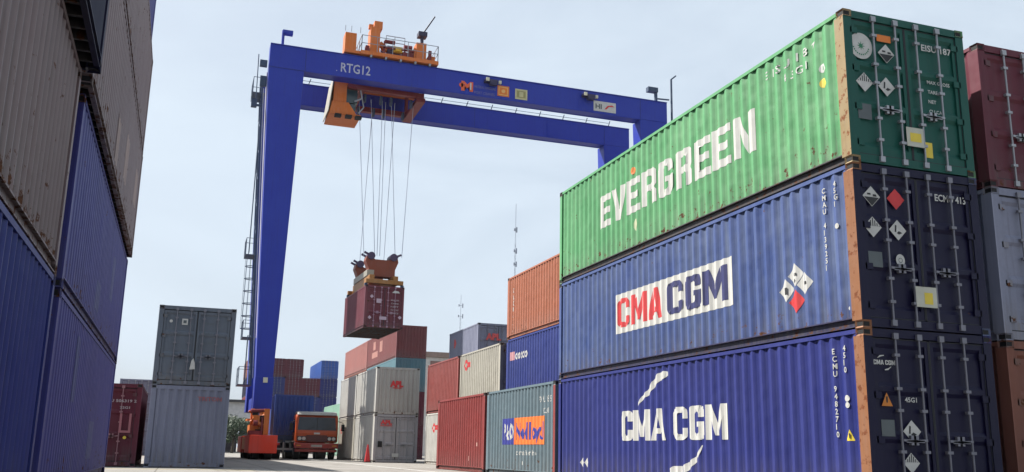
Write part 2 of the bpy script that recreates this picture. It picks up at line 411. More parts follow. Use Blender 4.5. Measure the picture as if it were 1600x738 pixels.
# ------------------------------------------------------------------ lettering and marks
def arc(cx, cy, rx, ry, a0, a1, n_=5): return [(cx+rx*math.cos(R(a0+(a1-a0)*i/n_)), cy+ry*math.sin(R(a0+(a1-a0)*i/n_))) for i in range(n_+1)]
ARC_C = [(1, .64), (1, .80)]+arc(.72, .80, .28, .20, 0, 90)+arc(.28, .80, .28, .20, 90, 180)+arc(.28, .20, .28, .20, 180, 270)+arc(.72, .20, .28, .20, 270, 360)+[(1, .20), (1, .36), (.65, .36), (.65, .25)]+arc(.57, .25, .08, .07, 0, -90, 3)+arc(.43, .25, .08, .07, -90, -180, 3)+arc(.43, .75, .08, .07, 180, 90, 3)+arc(.57, .75, .08, .07, 90, 0, 3)+[(.65, .64)]
ARC_G = [(1, .66), (1, .80)]+arc(.72, .80, .28, .20, 0, 90)+arc(.28, .80, .28, .20, 90, 180)+arc(.28, .20, .28, .20, 180, 270)+arc(.72, .20, .28, .20, 270, 360)+[(1, .20), (1, .53), (.52, .53), (.52, .38), (.66, .38), (.66, .25)]+arc(.58, .25, .08, .07, 0, -90, 3)+arc(.44, .25, .08, .07, -90, -180, 3)+arc(.44, .75, .08, .07, 180, 90, 3)+arc(.58, .75, .08, .07, 90, 0, 3)+[(.66, .66)]
BLK = {
 'E': (0.86, [[(0, 0), (0, 1), (1, 1), (1, .80), (.36, .80), (.36, .60), (.88, .60), (.88, .41), (.36, .41), (.36, .20), (1, .20), (1, 0)]]),
 'V': (1.0, [[(0, 1), (.34, 1), (.50, .36), (.66, 1), (1, 1), (.68, 0), (.32, 0)]]),
 'R': (0.95, [[(0, 0), (0, 1), (.5, 1), (.5, .81), (.34, .81), (.34, .56), (.5, .56), (.5, .38), (.34, .38), (.34, 0)],
              [(.5, 1), (.86, 1), (1, .90), (1, .52), (.90, .43), (1, .34), (1, 0), (.66, 0), (.66, .34), (.6, .38), (.5, .38), (.5, .56), (.62, .56), (.67, .61), (.67, .77), (.62, .81), (.5, .81)]]),
 'G': (0.95, [ARC_G]),
 'C': (0.92, [ARC_C]),
 'N': (1.0, [[(0, 0), (0, 1), (.33, 1), (.68, .42), (.68, 1), (1, 1), (1, 0), (.67, 0), (.32, .58), (.32, 0)]]),
 'M': (1.25, [[(0, 0), (0, 1), (.30, 1), (.5, .46), (.70, 1), (1, 1), (1, 0), (.74, 0), (.74, .58), (.58, .12), (.42, .12), (.26, .58), (.26, 0)]]),
 'A': (1.0, [[(0, 0), (.32, 1), (.5, 1), (.5, .74), (.41, .38), (.5, .38), (.5, .21), (.36, .21), (.31, 0)],
             [(1, 0), (.69, 0), (.64, .21), (.5, .21), (.5, .38), (.59, .38), (.5, .74), (.5, 1), (.68, 1)]]),
}
def block_text(s, width, height, gap=0.10, space=0.5, slant=0):
    tot = sum((BLK[ch][0] if ch != ' ' else space)+gap for ch in s)-gap; k = width/tot; u = 0; out = []
    for ch in s:
        if ch == ' ': u += (space+gap)*k; continue
        wd, ps = BLK[ch]
        for p in ps: out.append([(u+a*wd*k, b_*height) for a, b_ in p])
        u += (wd+gap)*k
    return out
def font_polys(s, height, bold=0.0, width=None):
    cu = bpy.data.curves.new('t', 'FONT'); cu.body = s; cu.size = 1; cu.offset = bold; cu.resolution_u = 2
    ob = bpy.data.objects.new('t', cu); col.objects.link(ob)
    dg = bpy.context.evaluated_depsgraph_get(); me = bpy.data.meshes.new_from_object(ob.evaluated_get(dg))
    vs = [v.co.copy() for v in me.vertices]; fs = [tuple(p.vertices) for p in me.polygons]
    bpy.data.objects.remove(ob); bpy.data.curves.remove(cu); bpy.data.meshes.remove(me)
    if not vs: return []
    x0 = min(v.x for v in vs); x1 = max(v.x for v in vs); k = height/0.70; kx = k if width is None else width/(x1-x0)
    return [[((vs[i].x-x0)*kx, vs[i].y*k) for i in f] for f in fs]
def shift(ps, du, dv): return [[(a+du, b_+dv) for a, b_ in p] for p in ps]
def rect(u0, v0, u1, v1): return [[(u0, v0), (u1, v0), (u1, v1), (u0, v1)]]
def circle(cu, cv, r, n=20, sy=1): return [[(cu+r*math.cos(2*math.pi*i/n), cv+sy*r*math.sin(2*math.pi*i/n)) for i in range(n)]]
def ring(cu, cv, r0, r1, n=24):
    P = lambda r, i: (cu+r*math.cos(2*math.pi*i/n), cv+r*math.sin(2*math.pi*i/n))
    return [[P(r0, i), P(r1, i), P(r1, i+1), P(r0, i+1)] for i in range(n)]
def diamond(cu, cv, r): return [[(cu-r, cv), (cu, cv-r), (cu+r, cv), (cu, cv+r)]]
def on_side(t, name, layers, y_left, z0, sx=-1):
    """layers: list of (polys, material). u runs along -y on the -x side; conforms to the corrugation. y_left is world y."""
    Lc = t['_L']; cy = t.location.y; cz = t.location.z; flip = abs(t.rotation_euler.z) > 1
    bm = bmesh.new(); mats = []
    for li, (polys, mat) in enumerate(layers):
        mats.append(mat)
        b2 = bmesh.new()
        for p in polys:
            q = []
            for a in p:
                if not q or (abs(q[-1][0]-a[0])+abs(q[-1][1]-a[1])) > 1e-5: q.append(a)
            if len(q) < 3: continue
            try: b2.faces.new([b2.verts.new((0, y_left-cy-u, z0-cz+v)) for u, v in q])
            except ValueError: pass
        for f in b2.faces: f.normal_update()
        bmesh.ops.triangulate(b2, faces=b2.faces[:])
        bmesh.ops.remove_doubles(b2, verts=b2.verts[:], dist=1e-4)
        ys = [v.co.y for v in b2.verts]
        sgn = -1 if flip else 1
        br = [sgn*q for q in corr_breaks(-Lc/2+0.16, Lc/2-0.16, ) if min(ys) < sgn*q < max(ys)] if not flip else [-q for q in corr_breaks(-Lc/2+0.16, Lc/2-0.16) if min(ys) < -q < max(ys)]
        for yb in br:
            bmesh.ops.bisect_plane(b2, geom=b2.verts[:]+b2.edges[:]+b2.faces[:], plane_co=(0, yb, 0), plane_no=(0, 1, 0), dist=1e-5)
        for v in b2.verts:
            yl = -v.co.y if flip else v.co.y
            u = yl+Lc/2-0.16
            d = corr(u) if 0 < u < Lc-0.32 else 0
            v.co.x = sx*(W/2-0.008-d+0.003+0.002*li)
        for f in b2.faces:
            f.material_index = li
            f.normal_update()
            if f.normal.x*sx < 0: f.normal_flip()
        me2 = bpy.data.meshes.new('x'); b2.to_mesh(me2); b2.free(); bm.from_mesh(me2); bpy.data.meshes.remove(me2)
    if flip:
        for v in bm.verts: v.co.x *= -1; v.co.y *= -1
    me = bpy.data.meshes.new(name); bm.to_mesh(me); bm.free()
    for mm in mats: me.materials.append(mm)
    return link(name, me, t)
def on_plane(parent, name, layers, x0, y, z0, step=0.003):
    """flat decal facing -y, u along +x; coordinates in parent's space"""
    mb = MB(); mats = []
    for li, (polys, mat) in enumerate(layers):
        mats.append(mat); mb.cur = li
        for p in polys: mb.add([(x0+u, y-step*(li+1), z0+v) for u, v in p], [tuple(range(len(p)))])
    me = finalize(mb, name)
    for mm in mats: me.materials.append(mm)
    return link(name, me, parent)
def on_door(t, name, layers, x, z, dy=0.033):
    """x, z in world units; the decal stands just proud of the door skin"""
    Lc = t['_L']
    s = -1 if abs(t.rotation_euler.z) > 1 else 1
    if s == 1: return on_plane(t, name, layers, x-t.location.x, -Lc/2+dy, z-t.location.z)
    mb = MB(); mats = []
    for li, (polys, mat) in enumerate(layers):
        mats.append(mat); mb.cur = li
        for p in polys: mb.add([(-(x-t.location.x+u), Lc/2-0.006+0.003*(li+1), z-t.location.z+v) for u, v in p], [tuple(range(len(p)))])
    me = finalize(mb, name)
    for mm in mats: me.materials.append(mm)
    return link(name, me, t)

# ------------------------------------------------------------------ paints
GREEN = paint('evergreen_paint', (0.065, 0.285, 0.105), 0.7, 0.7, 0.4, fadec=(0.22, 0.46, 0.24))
GREEND = paint('shaded_green_door_paint', (0.007, 0.088, 0.068), 0.2, 0.25, 0.3, edge=False, fadec=(0.02, 0.10, 0.08))  # door green darkened, shade of the end face put into the colour
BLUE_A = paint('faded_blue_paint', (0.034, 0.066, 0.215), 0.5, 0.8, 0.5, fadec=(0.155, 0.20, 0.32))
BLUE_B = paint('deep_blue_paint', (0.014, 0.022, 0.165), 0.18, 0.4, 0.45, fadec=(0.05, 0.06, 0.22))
NAVY = paint('navy_and_shaded_door_paint', (0.004, 0.003, 0.030), 0.15, 0.2, 0.3, edge=False, fadec=(0.009, 0.008, 0.04))  # navy, deepened so the doors carry their shade in the colour
RUSTP = paint('rusted_cream_post', (0.33, 0.235, 0.11), 1.5, 0.5, 0.4, rustc=(0.24, 0.085, 0.03), edge=False)
RUSTO = paint('orange_rusted_post', (0.29, 0.12, 0.05), 1.5, 0.5, 0.4, rustc=(0.20, 0.06, 0.02), edge=False)
ORANGE = paint('faded_orange_paint', (0.33, 0.10, 0.048), 0.45, 0.5, 0.35, fadec=(0.42, 0.16, 0.09))
BLUE_C = paint('royal_blue_paint', (0.017, 0.033, 0.185), 0.2, 0.4, 0.4)
SLATE = paint('slate_blue_grey_paint', (0.095, 0.145, 0.175), 0.45, 0.5, 0.6, fadec=(0.20, 0.24, 0.26))
RED_A = paint('brick_red_paint', (0.215, 0.028, 0.026), 0.3, 0.4, 0.4)
RED_B = paint('pinkish_red_paint', (0.25, 0.05, 0.042), 0.3, 0.5, 0.3)
CREAM = paint('cream_white_paint', (0.35, 0.33, 0.275), 0.3, 0.4, 0.5, fadec=(0.40, 0.38, 0.33))
CREAMG = paint('greyish_white_paint', (0.45, 0.44, 0.405), 0.32, 0.4, 0.65, fadec=(0.52, 0.50, 0.46))
GREY_A = paint('dark_grey_green_paint', (0.135, 0.16, 0.205), 0.42, 0.4, 0.45)
GREY_B = paint('light_grey_blue_paint', (0.21, 0.225, 0.31), 0.3, 0.5, 0.6, fadec=(0.29, 0.30, 0.40))
REDBR = paint('dull_red_brown_paint', (0.19, 0.05, 0.05), 0.5, 0.45, 0.45)
MAROON = paint('maroon_paint', (0.115, 0.013, 0.030), 0.3, 0.35, 0.35)
PINK = paint('faded_pink_paint', (0.32, 0.115, 0.10), 0.35, 0.6, 0.3)
TEAL = paint('teal_paint', (0.10, 0.21, 0.25), 0.3, 0.4, 0.3)
BROWN = paint('grey_brown_paint', (0.185, 0.125, 0.125), 0.85, 0.6, 0.6)
PURPLE = paint('purplish_blue_paint', (0.038, 0.037, 0.21), 0.65, 0.5, 0.6)
MINT = paint('pale_green_paint', (0.22, 0.40, 0.30), 0.3, 0.4, 0.3)
SKYB = paint('bright_blue_paint', (0.035, 0.11, 0.42), 0.2, 0.4, 0.3)
HANG = paint('plum_red_paint', (0.15, 0.025, 0.045), 0.5, 0.5, 0.5, fadec=(0.27, 0.10, 0.11))
RODG = flat('dull_rod_steel', (0.20, 0.20, 0.24), 0.5, 0.3)

WORNW = paint('worn_white_lettering', (0.60, 0.60, 0.57), 0.12, 0.2, 0.45, edge=False)
# ------------------------------------------------------------------ right foreground stack
DGREY = paint('dark_grey_rail_paint', (0.045, 0.042, 0.05), 0.5, 0.3, 0.4)
DNAV = paint('dark_navy_rail_paint', (0.025, 0.026, 0.085), 0.4, 0.3, 0.4)
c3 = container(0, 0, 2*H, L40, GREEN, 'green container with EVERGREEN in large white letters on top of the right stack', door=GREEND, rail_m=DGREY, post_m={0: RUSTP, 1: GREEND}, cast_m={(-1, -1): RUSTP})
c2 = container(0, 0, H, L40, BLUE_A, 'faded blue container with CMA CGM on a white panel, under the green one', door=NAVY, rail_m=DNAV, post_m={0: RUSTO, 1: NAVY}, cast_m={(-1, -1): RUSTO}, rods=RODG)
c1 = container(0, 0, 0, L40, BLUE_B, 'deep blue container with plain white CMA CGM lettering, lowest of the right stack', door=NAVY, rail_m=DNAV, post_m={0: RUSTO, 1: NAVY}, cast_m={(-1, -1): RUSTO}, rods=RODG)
on_side(c3, 'lettering', [(block_text('EVERGREEN', 6.93, 0.82), WORNW)], 9.55, 6.16)
on_side(c3, 'serial_lettering', [(font_polys('E I S U  1 8 7', 0.15, 0.012, 1.5)+shift(font_polys('4 5 G 1', 0.14, 0.012, 0.7), 0.55, -0.24), WHITE)], 2.25, 7.36)
on_side(c3, 'round_sticker', [(circle(0, 0, 0.085), YELM)], 0.62, 6.72)
on_side(c3, 'small_emblem', [(circle(0, 0, 0.08), WHITE), (circle(0, 0, 0.035), GREEN)], 0.62, 6.98)
on_side(c3, 'orange_patch', [(circle(0, 0, 0.09, 12), ORAM)], 7.65, 7.17)
on_side(c3, 'pale_patch', [(circle(0, 0, 0.1, 9, 1.6), flat('sun_bleached_paint', (0.5, 0.55, 0.35)))], 7.55, 5.85)
# middle: white panel with red CMA and blue CGM
on_side(c2, 'lettering', [(rect(0, 0, 5.15, 0.93), WORNW), (shift(block_text('CMA', 2.2, 0.68), 0.16, 0.13), REDM), (shift(block_text('CGM', 2.35, 0.68), 2.6, 0.13), flat('navy_lettering', (0.02, 0.025, 0.13)))], 8.68, 3.42)
d = 0.20
on_side(c2, 'hazard_placards', [(diamond(0, 0.20, d)+diamond(-0.27, -0.03, d)+diamond(0.24, 0.02, d), WHITE), (diamond(0.0, -0.25, d), REDM),
        (rect(-0.07, 0.18, 0.05, 0.23)+rect(0.2, 0.0, 0.3, 0.05)+rect(-0.3, -0.1, -0.22, 0.02)+diamond(-.02, 0.1, 0.04), BLACK)], 1.62, 3.46)
def vtext(s, n_, dz, h):
    out = []
    for i, ch in enumerate(s): out += shift(font_polys(ch, h, 0.02), 0, -i*dz) if ch != ' ' else []
    return out
on_side(c2, 'vertical_lettering', [(vtext('CMAU 4139251', 12, 0.115, 0.085), WHITE)], 0.79, 4.85)
on_side(c2, 'vertical_lettering', [(vtext('45G1', 4, 0.11, 0.085)+shift(circle(0.03, 0, 0.045), 0, -0.65), WHITE)], 0.5, 4.9)
on_side(c2, 'round_sticker', [(circle(0, 0, 0.03), WHITE)], 0.32, 2.92)
# lower: plain white letters with the two swooshes
def swoosh(pts, ws):
    out = []
    for i in range(len(pts)-1):
        (a, b_), (c, d_) = pts[i], pts[i+1]; L_ = math.hypot(c-a, d_-b_); nx, ny = -(d_-b_)/L_, (c-a)/L_
        if i == 0: p0 = ((a+nx*ws[0], b_+ny*ws[0]), (a-nx*ws[0], b_-ny*ws[0]))
        p1 = ((c+nx*ws[i+1], d_+ny*ws[i+1]), (c-nx*ws[i+1], d_-ny*ws[i+1]))
        out.append([p0[0], p0[1], p1[1], p1[0]]); p0 = p1
    return out
on_side(c1, 'lettering', [(block_text('CMA CGM', 4.55, 0.66, space=0.28), WORNW)], 8.40, 0.97)
on_side(c1, 'swoosh_emblem', [(swoosh([(0, 0), (0.22, 0.16), (0.5, 0.26), (0.75, 0.42), (1.0, 0.56), (1.25, 0.60), (1.42, 0.62)], [0.02, 0.045, 0.06, 0.075, 0.09, 0.08, 0.03]), WHITE)], 7.55, 1.72)
on_side(c1, 'swoosh_emblem', [(swoosh([(0, 0), (0.2, 0.04), (0.55, 0.05), (0.85, 0.16), (1.1, 0.28), (1.25, 0.42), (1.33, 0.55)], [0.06, 0.09, 0.085, 0.07, 0.05, 0.03, 0.01]), WHITE)], 6.15, 0.33)
on_side(c1, 'hazard_placards', [(diamond(0, 0, 0.12)+diamond(0.27, 0, 0.12), WHITE)], 10.62, 0.46)
on_side(c1, 'vertical_lettering', [(vtext('ECMU 9482710', 12, 0.115, 0.085), WHITE)], 0.76, 2.25)
on_side(c1, 'vertical_lettering', [(vtext('4510', 4, 0.11, 0.085)+shift(circle(0.03, 0, 0.05), 0, -0.72)+shift(circle(0.03, 0, 0.045), 0, -0.82), WHITE)], 0.5, 2.28)
on_side(c1, 'warning_triangle', [([[(-0.085, 0), (0.085, 0), (0, 0.17)]], YELM), ([[(-0.012, 0.04), (0.012, 0.04), (0.018, 0.11), (-0.018, 0.11)]], BLACK)], 0.46, 0.93)
# placards on the doors
r_ = 0.165
def acid(t, x, z, r=r_): on_door(t, 'hazard_placard', [(diamond(0, 0, r), WHITE), ([[(-r*.85, -r*.08), (0, -r*.93), (r*.85, -r*.08)]], BLACK), ([[(-r*.5, .02), (-r*.1, .02), (-r*.1, .05), (-r*.5, .05)], [(r*.15, .0), (r*.6, .0), (r*.5, .035), (r*.15, .035)]], BLACK)], x, z)
def stripes(t, x, z, r=r_):
    bars = []
    for i in range(-3, 4):
        a = i*r*0.24; wv = r*0.055; bars.append([(a-wv, r*.08), (a+wv, r*.08), (a+wv, r*.93-abs(a)-wv), (a-wv, r*.93-abs(a)-wv)])
    on_door(t, 'hazard_placard', [(diamond(0, 0, r), WHITE), ([b_ for b_ in bars if b_[2][1] > r*.12], BLACK)], x, z)
def enviro(t, x, z, r=r_): on_door(t, 'hazard_placard', [(diamond(0, 0, r), WHITE), ([[(-r*.38, -r*.2), (-r*.2, -r*.2), (-r*.12, r*.45), (-r*.3, r*.5)], [(-r*.15, -r*.3), (r*.1, -r*.42), (r*.5, -r*.25), (r*.1, -r*.08)]], BLACK)], x, z)
star = [(0.085*(1 if i % 2 == 0 else 0.35)*math.cos(i*math.pi/8), 0.085*(1 if i % 2 == 0 else 0.35)*math.sin(i*math.pi/8)) for i in range(16)]
tick = [[(0.15*math.cos(a)-0.012, 0.15*math.sin(a)-0.012), (0.15*math.cos(a)+0.012, 0.15*math.sin(a)-0.012), (0.15*math.cos(a)+0.012, 0.15*math.sin(a)+0.012), (0.15*math.cos(a)-0.012, 0.15*math.sin(a)+0.012)] for a in [R(195+i*15) for i in range(11)]]
on_door(c3, 'round_emblem', [(circle(0, 0, 0.225, 32), WHITE), ([star]+tick, flat('emblem_green', (0.03, 0.2, 0.1)))], 0.335, 7.18)
acid(c3, 0.83, 7.12); stripes(c3, 0.36, 6.56); enviro(c3, 0.79, 6.54)
on_door(c3, 'orange_panel', [(rect(-.14, -.06, .14, .06), ORAM), (font_polys('1760', 0.05, 0.01), BLACK)][:1], 0.80, 7.38)
on_door(c3, 'grey_panel', [(rect(-.13, -.13, .13, .13), GREYM)], 0.33, 6.06)
on_door(c3, 'consolidated_plate', [(rect(-.17, -.16, .17, .16), flat('aluminium_plate', (0.5, 0.5, 0.42), 0.4)), (rect(-.10, -.08, .12, .07), YELM)], 1.23, 5.72, -0.03)
on_door(c3, 'yellow_sticker', [(rect(-.09, -.13, .09, .13), YELM)], 1.53, 5.56)
on_door(c3, 'serial_lettering', [(font_polys('EISU 187', 0.11, 0.02, 0.62), WHITE)], 1.56, 7.30)
on_door(c3, 'weight_lettering', [(sum([shift(font_polys(s_2, 0.06, 0.015), 0, -i*0.17) for i, s_2 in enumerate(('MAX GROSS', 'TARE', 'NET', 'CU CAP'))], []), WHITE)], 1.62, 6.72)
acid(c2, 0.34, 4.66); enviro(c2, 0.80, 4.16); stripes(c2, 0.33, 4.17)
on_door(c2, 'red_placard', [(diamond(0, 0, 0.17)+[], REDM), (circle(0, 0, 0.125), REDM)], 0.80, 4.66)
on_door(c2, 'grey_panel', [(rect(-.13, -.12, .13, .12), GREYM)], 0.34, 3.66)
on_door(c2, 'oval_sticker', [(circle(0, 0, 0.085, 18, 1.15), WHITE), (ring(0, 0, 0.03, 0.04, 12), GREYM)], 0.81, 3.68)
on_door(c2, 'consolidated_plate', [(rect(-.20, -.16, .2, .16), flat('aluminium_plate', (0.5, 0.5, 0.42), 0.4)), (rect(-.04, -.11, .12, .07), YELM)], 1.20, 3.12, -0.03)
on_door(c2, 'serial_lettering', [(font_polys('ECMU 413', 0.11, 0.02, 0.62), WHITE)], 1.58, 4.72)
on_door(c1, 'small_lettering', [(block_text('CMA CGM', 0.40, 0.07, space=0.28)+shift(swoosh([(0, 0), (0.05, 0.03), (0.12, 0.04)], [0.004, 0.012, 0.006]), 0.08, 0.1)+shift(swoosh([(0, 0), (0.06, 0.01), (0.12, 0.05)], [0.008, 0.012, 0.004]), 0.2, -0.075), WHITE)], 0.17, 2.05)
on_door(c1, 'warning_triangle', [([[(-0.10, -0.09), (0.10, -0.09), (0, 0.11)]], flat('amber_marking', (0.6, 0.2, 0.02))), ([[(-0.012, -0.04), (0.012, -0.04), (0.016, 0.05), (-0.016, 0.05)]], BLACK)], 0.37, 1.53)
on_door(c1, 'small_lettering', [(font_polys('45G1', 0.07, 0.02, 0.22), WHITE)], 0.70, 1.51)
enviro(c1, 0.79, 1.08); stripes(c1, 0.74, 0.62, 0.15)
on_door(c1, 'grey_panel', [(rect(-.12, -.12, .12, .12), GREYM)], 0.36, 1.12)

# next row to the right
RB = paint('rust_brown_paint', (0.20, 0.065, 0.04), 0.4, 0.4, 0.4)
container(3.0, 0.25, 0, L40, RB, 'brown container at ground level behind the blue stack at the right edge')
container(3.0, 0.25, H, L40, GREY_B, 'grey container in the middle of the second stack at the right edge', rods=RODG)
container(3.0, 0.25, 2*H, L40, MAROON, 'maroon container on top of the second stack at the right edge')
container(6.0, 0.1, 0, L40, BLUE_C, 'blue container at ground level in the farthest stack at the right edge')
container(6.0, 0.1, H, L40, RED_A, 'red container upper of the farthest stack at the right edge')

# ------------------------------------------------------------------ row beyond the foreground stack
pn = container(0, 12.42, 0, L20, SLATE, 'slate grey container with blue and orange PO Nedlloyd panel', blank=True, post_m={3: RED_A})
pnb = flat('nedlloyd_blue', (0.03, 0.04, 0.30)); pno = flat('nedlloyd_orange', (0.85, 0.20, 0.03))
on_side(pn, 'lettering', [(rect(0, 0, 1.08, 0.78), pnb), (rect(1.10, 0, 3.62, 0.78), pno),
        (shift(font_polys('P&O', 0.46, 0.04, 0.86), 0.1, 0.16), WHITE), (shift(font_polys('Nedlloyd', 0.46, 0.035, 2.3), 1.2, 0.16), pnb)], 16.85, 0.90)
on_side(pn, 'small_lettering', [(font_polys('containerline', 0.15, 0.02, 1.7)+shift(rect(0, 0, 0.16, 0.1), 0.45, -0.28), WHITE)], 15.55, 0.60)
on_side(pn, 'serial_lettering', [(font_polys('PONU 285', 0.17, 0.02, 0.95)+shift(font_polys('22G1', 0.14, 0.02, 0.42), 0.4, -0.3), WHITE)], 13.75, 2.05)
rr = container(0, 18.72, 0, L20, RED_A, 'plain brick red container on the ground beside the slate grey one', blank=True)
on_side(rr, 'number_marks', [(rect(0, 0, 0.12, 0.22)+rect(0.05, -0.5, 0.2, -0.38), flat('faint_mark', (0.6, 0.35, 0.3)))], 19.7, 1.35)
on_side(rr, 'small_mark', [(rect(0, 0, 0.18, 0.16), flat('faint_mark', (0.6, 0.35, 0.3)))], 20.6, 0.36)
container(3.0, 19.4, 0, L20, RB, 'brown container at the bottom of the stack topped by the orange one', blank=True)
b2_ = container(3.0, 19.4, H, L20, BLUE_C, 'royal blue container with a small white name, beneath the orange container', blank=True)
o3 = container(3.0, 19.4, 2*H, L20, ORANGE, 'orange container on top of the stack left of the green container', blank=True)
on_side(b2_, 'lettering', [(rect(0, 0, 0.5, 0.34), flat('pale_red_mark', (0.55, 0.28, 0.30))), (shift(font_polys('COSCO', 0.26, 0.05, 1.45), 0.6, 0.0), WHITE)], 25.0, 4.30)
on_side(o3, 'vertical_lettering', [(vtext('CAXU632', 7, 0.26, 0.2), WHITE)], 24.85, 7.05)
REDF = flat('faded_red_mark', (0.62, 0.08, 0.08))
lw1 = container(3.0, 26.25, 0, L20, CREAMG, 'dirty white container at ground level behind the brick red one', blank=False)
wh = container(3.0, 26.25, H, L20, CREAM, 'cream white container with a small red mark, above the brick red one', blank=False, door=GREY_A)
lw2 = container(3.0, 32.65, 0, L20, CREAMG, 'dirty white container with red mark under the pinkish red one', blank=False)
rh = container(3.0, 32.65, H, L20, RED_B, 'pinkish red container left of the cream white one', blank=False)
on_side(wh, 'lettering', [(font_polys('C', 0.42, 0.08, 0.55)+shift(font_polys('=', 0.4, 0.06, 0.4), 0.55, 0), REDM)], 31.7, 4.42)
on_side(lw2, 'lettering', [(font_polys('C', 0.38, 0.08, 0.5)+shift(font_polys('=', 0.4, 0.06, 0.4), 0.55, 0), REDM)], 37.3, 1.65)
gt1 = container(5.95, 39.2, 0, L20, CREAMG, 'dirty white container at the bottom of the stack topped by a grey one')
gt2 = container(5.95, 39.2, H, L20, RED_A, 'red container in the middle of the stack topped by a grey one')
gt = container(5.95, 39.2, 2*H, L20, GREY_B, 'grey blue container with red names, top of the stack behind the cream one', rods=RODG)
on_side(gt, 'lettering', [(circle(0.25, 0.2, 0.28, 10)+rect(0.1, -0.05, 0.9, 0.2)[:0], REDF)], 44.3, 6.85)
on_door(gt, 'lettering', [(font_polys('APL', 0.34, 0.06, 0.9), REDF)], 6.4, 6.85, -0.03)

# white cluster beside the truck
wa0 = container(0.63, 40.75, 0, L20, CREAMG, 'dirty white container showing closed doors beside the orange truck', door=paint('grey_white_door_paint', (0.37, 0.36, 0.38), 0.3, 0.4, 0.6, edge=False))
wa1 = container(0.63, 40.75, H, L20, CREAMG, 'dirty white container with ribbed end and red name above closed doors', blank=True)
wb0 = container(0.63, 47.1, 0, L20, CREAM, 'cream container at ground level just right of the truck cab')
wb1 = container(0.63, 47.1, H, L20, CREAMG, 'greyish white container upper of the stack just right of the truck cab')
on_door(wa1, 'lettering', [(font_polys('APL', 0.30, 0.07, 0.75), REDM), (rect(0.15, -0.1, 0.65, -0.05), REDM)], 1.4, 4.12)
on_door(wa0, 'lettering', [(font_polys('APL', 0.22, 0.06, 0.65)+rect(0, -0.1, 0.66, -0.06), REDM)], 0.95, 2.05, -0.03)
on_door(wa0, 'sticker', [(rect(-0.12, -0.16, 0.12, 0.16), DARK)], 0.98, 0.98, -0.03)
on_door(wa0, 'sticker', [(rect(-0.18, -0.1, 0.18, 0.1), WHITE)], 1.85, 0.4, -0.03)
on_side(wb0, 'lettering', [(font_polys('C', 0.36, 0.08, 0.5), REDM)], 52.3, 1.7)
# tall stack far behind the white cluster
container(6.15, 61.8, 0, L40, MAROON, 'maroon container at ground level in the tall stack behind the white ones', detail=False)
container(6.15, 61.8, H, L40, MAROON, 'maroon container second from the ground in the tall stack behind the white ones', blank=True, detail=False)
container(6.15, 61.8, 2*H, L40, TEAL, 'teal container under the dark red one in the tall stack behind the white ones', blank=True, detail=False)
tt = container(6.15, 61.8, 3*H, L40, REDBR, 'dark red container on top of the tall stack, right of the hanging container', blank=True, detail=False)
tt2 = container(6.15, 74.3, 3*H, L40, PINK, 'faded pink container on top of the stack below the hanging container', blank=True, detail=False)
container(6.15, 74.3, 2*H, L40, RB, 'brown container under the faded pink one', detail=False)
container(6.15, 74.3, H, L40, GREY_B, 'grey container second from the ground under the faded pink one', detail=False)
container(6.15, 74.3, 0, L40, BLUE_C, 'blue container at ground level under the faded pink one', detail=False)
on_side(tt, 'pale_marks', [(rect(0, 0, 2.6, 0.5)+rect(0.5, 0.7, 1.6, 1.4)+rect(3.4, 0.3, 4.6, 1.2), flat('sun_bleached_red', (0.5, 0.24, 0.2)))], 72.0, 8.5)

# ------------------------------------------------------------------ grey stack at the left
g0 = container(-10.45, 21.25, 0, L20, GREY_B, 'light grey container showing a ribbed end, lower of the pair at left', blank=True)
g1 = container(-10.45, 21.25, H, L20, GREY_A, 'dark grey container showing closed doors on top of the light grey one', rods=RODG)
on_door(g1, 'sticker', [(rect(-0.09, -0.1, 0.09, 0.1), WHITE), (rect(-0.05, -0.05, 0.05, 0.05), GREYM)], -9.62, 4.66, -0.03)
on_door(g1, 'sticker', [(circle(0, 0, 0.05), WHITE)], -10.05, 4.66, -0.03)
on_door(g1, 'torn_paper', [([[(-0.08, -0.17), (0.09, -0.15), (0.07, 0.05), (0.02, 0.2), (-0.04, 0.12)]], WHITE)], -9.27, 3.28, -0.03)
on_door(g1, 'faint_lettering', [(sum([shift(font_polys(s_3, 0.07, 0.0, 0.3), 0, -i*0.32) for i, s_3 in enumerate(('TARE', 'NET', 'CUBE'))], []), GREYM)], -9.0, 4.6, -0.03)
on_door(g0, 'faint_red_lettering', [(font_polys('TRITON', 0.13, 0.03, 0.75), flat('dull_red_mark', (0.30, 0.10, 0.12)))], -9.0, 2.12)
mr = container(-13.15, 21.35, 0, L20, MAROON, 'maroon container with white vertical lettering at ground level left of the grey pair', rods=flat('pink_rod_paint', (0.3, 0.14, 0.16)))
LILAC = flat('dull_white_lettering', (0.42, 0.36, 0.38))
on_door(mr, 'lettering', [(font_polys('GLDU 506319 2', 0.085, 0.02, 1.1)+shift(font_polys('22G1', 0.07, 0.02, 0.3), 0.62, -0.2), LILAC)], -11.95, 2.0, -0.03)
on_door(mr, 'weight_lettering', [(sum([shift(font_polys(s_3, 0.07, 0.015, 0.38), 0, -i*0.17) for i, s_3 in enumerate(('MAX GR', 'TARE KG', 'NET KG', 'CU CAP'))], []), LILAC)], -12.1, 1.68, -0.03)
on_door(mr, 'emblem', [(rect(0, 0, 0.07, 0.6)+rect(0.28, 0.0, 0.35, 0.6)+rect(0.07, 0, 0.28, 0.07), flat('pink_emblem', (0.35, 0.12, 0.14)))], -11.3, 1.05, -0.03)
on_door(mr, 'yellow_sticker', [(circle(0, 0, 0.05), YELM)], -11.1, 0.9, -0.03)
container(-13.6, 60.0, 0, L20, GREY_B, 'grey container at ground level far behind the maroon one', detail=False)
bm_ = container(-13.6, 60.0, H, L20, GREY_B, 'grey container with red name peeping over the maroon one', detail=False)
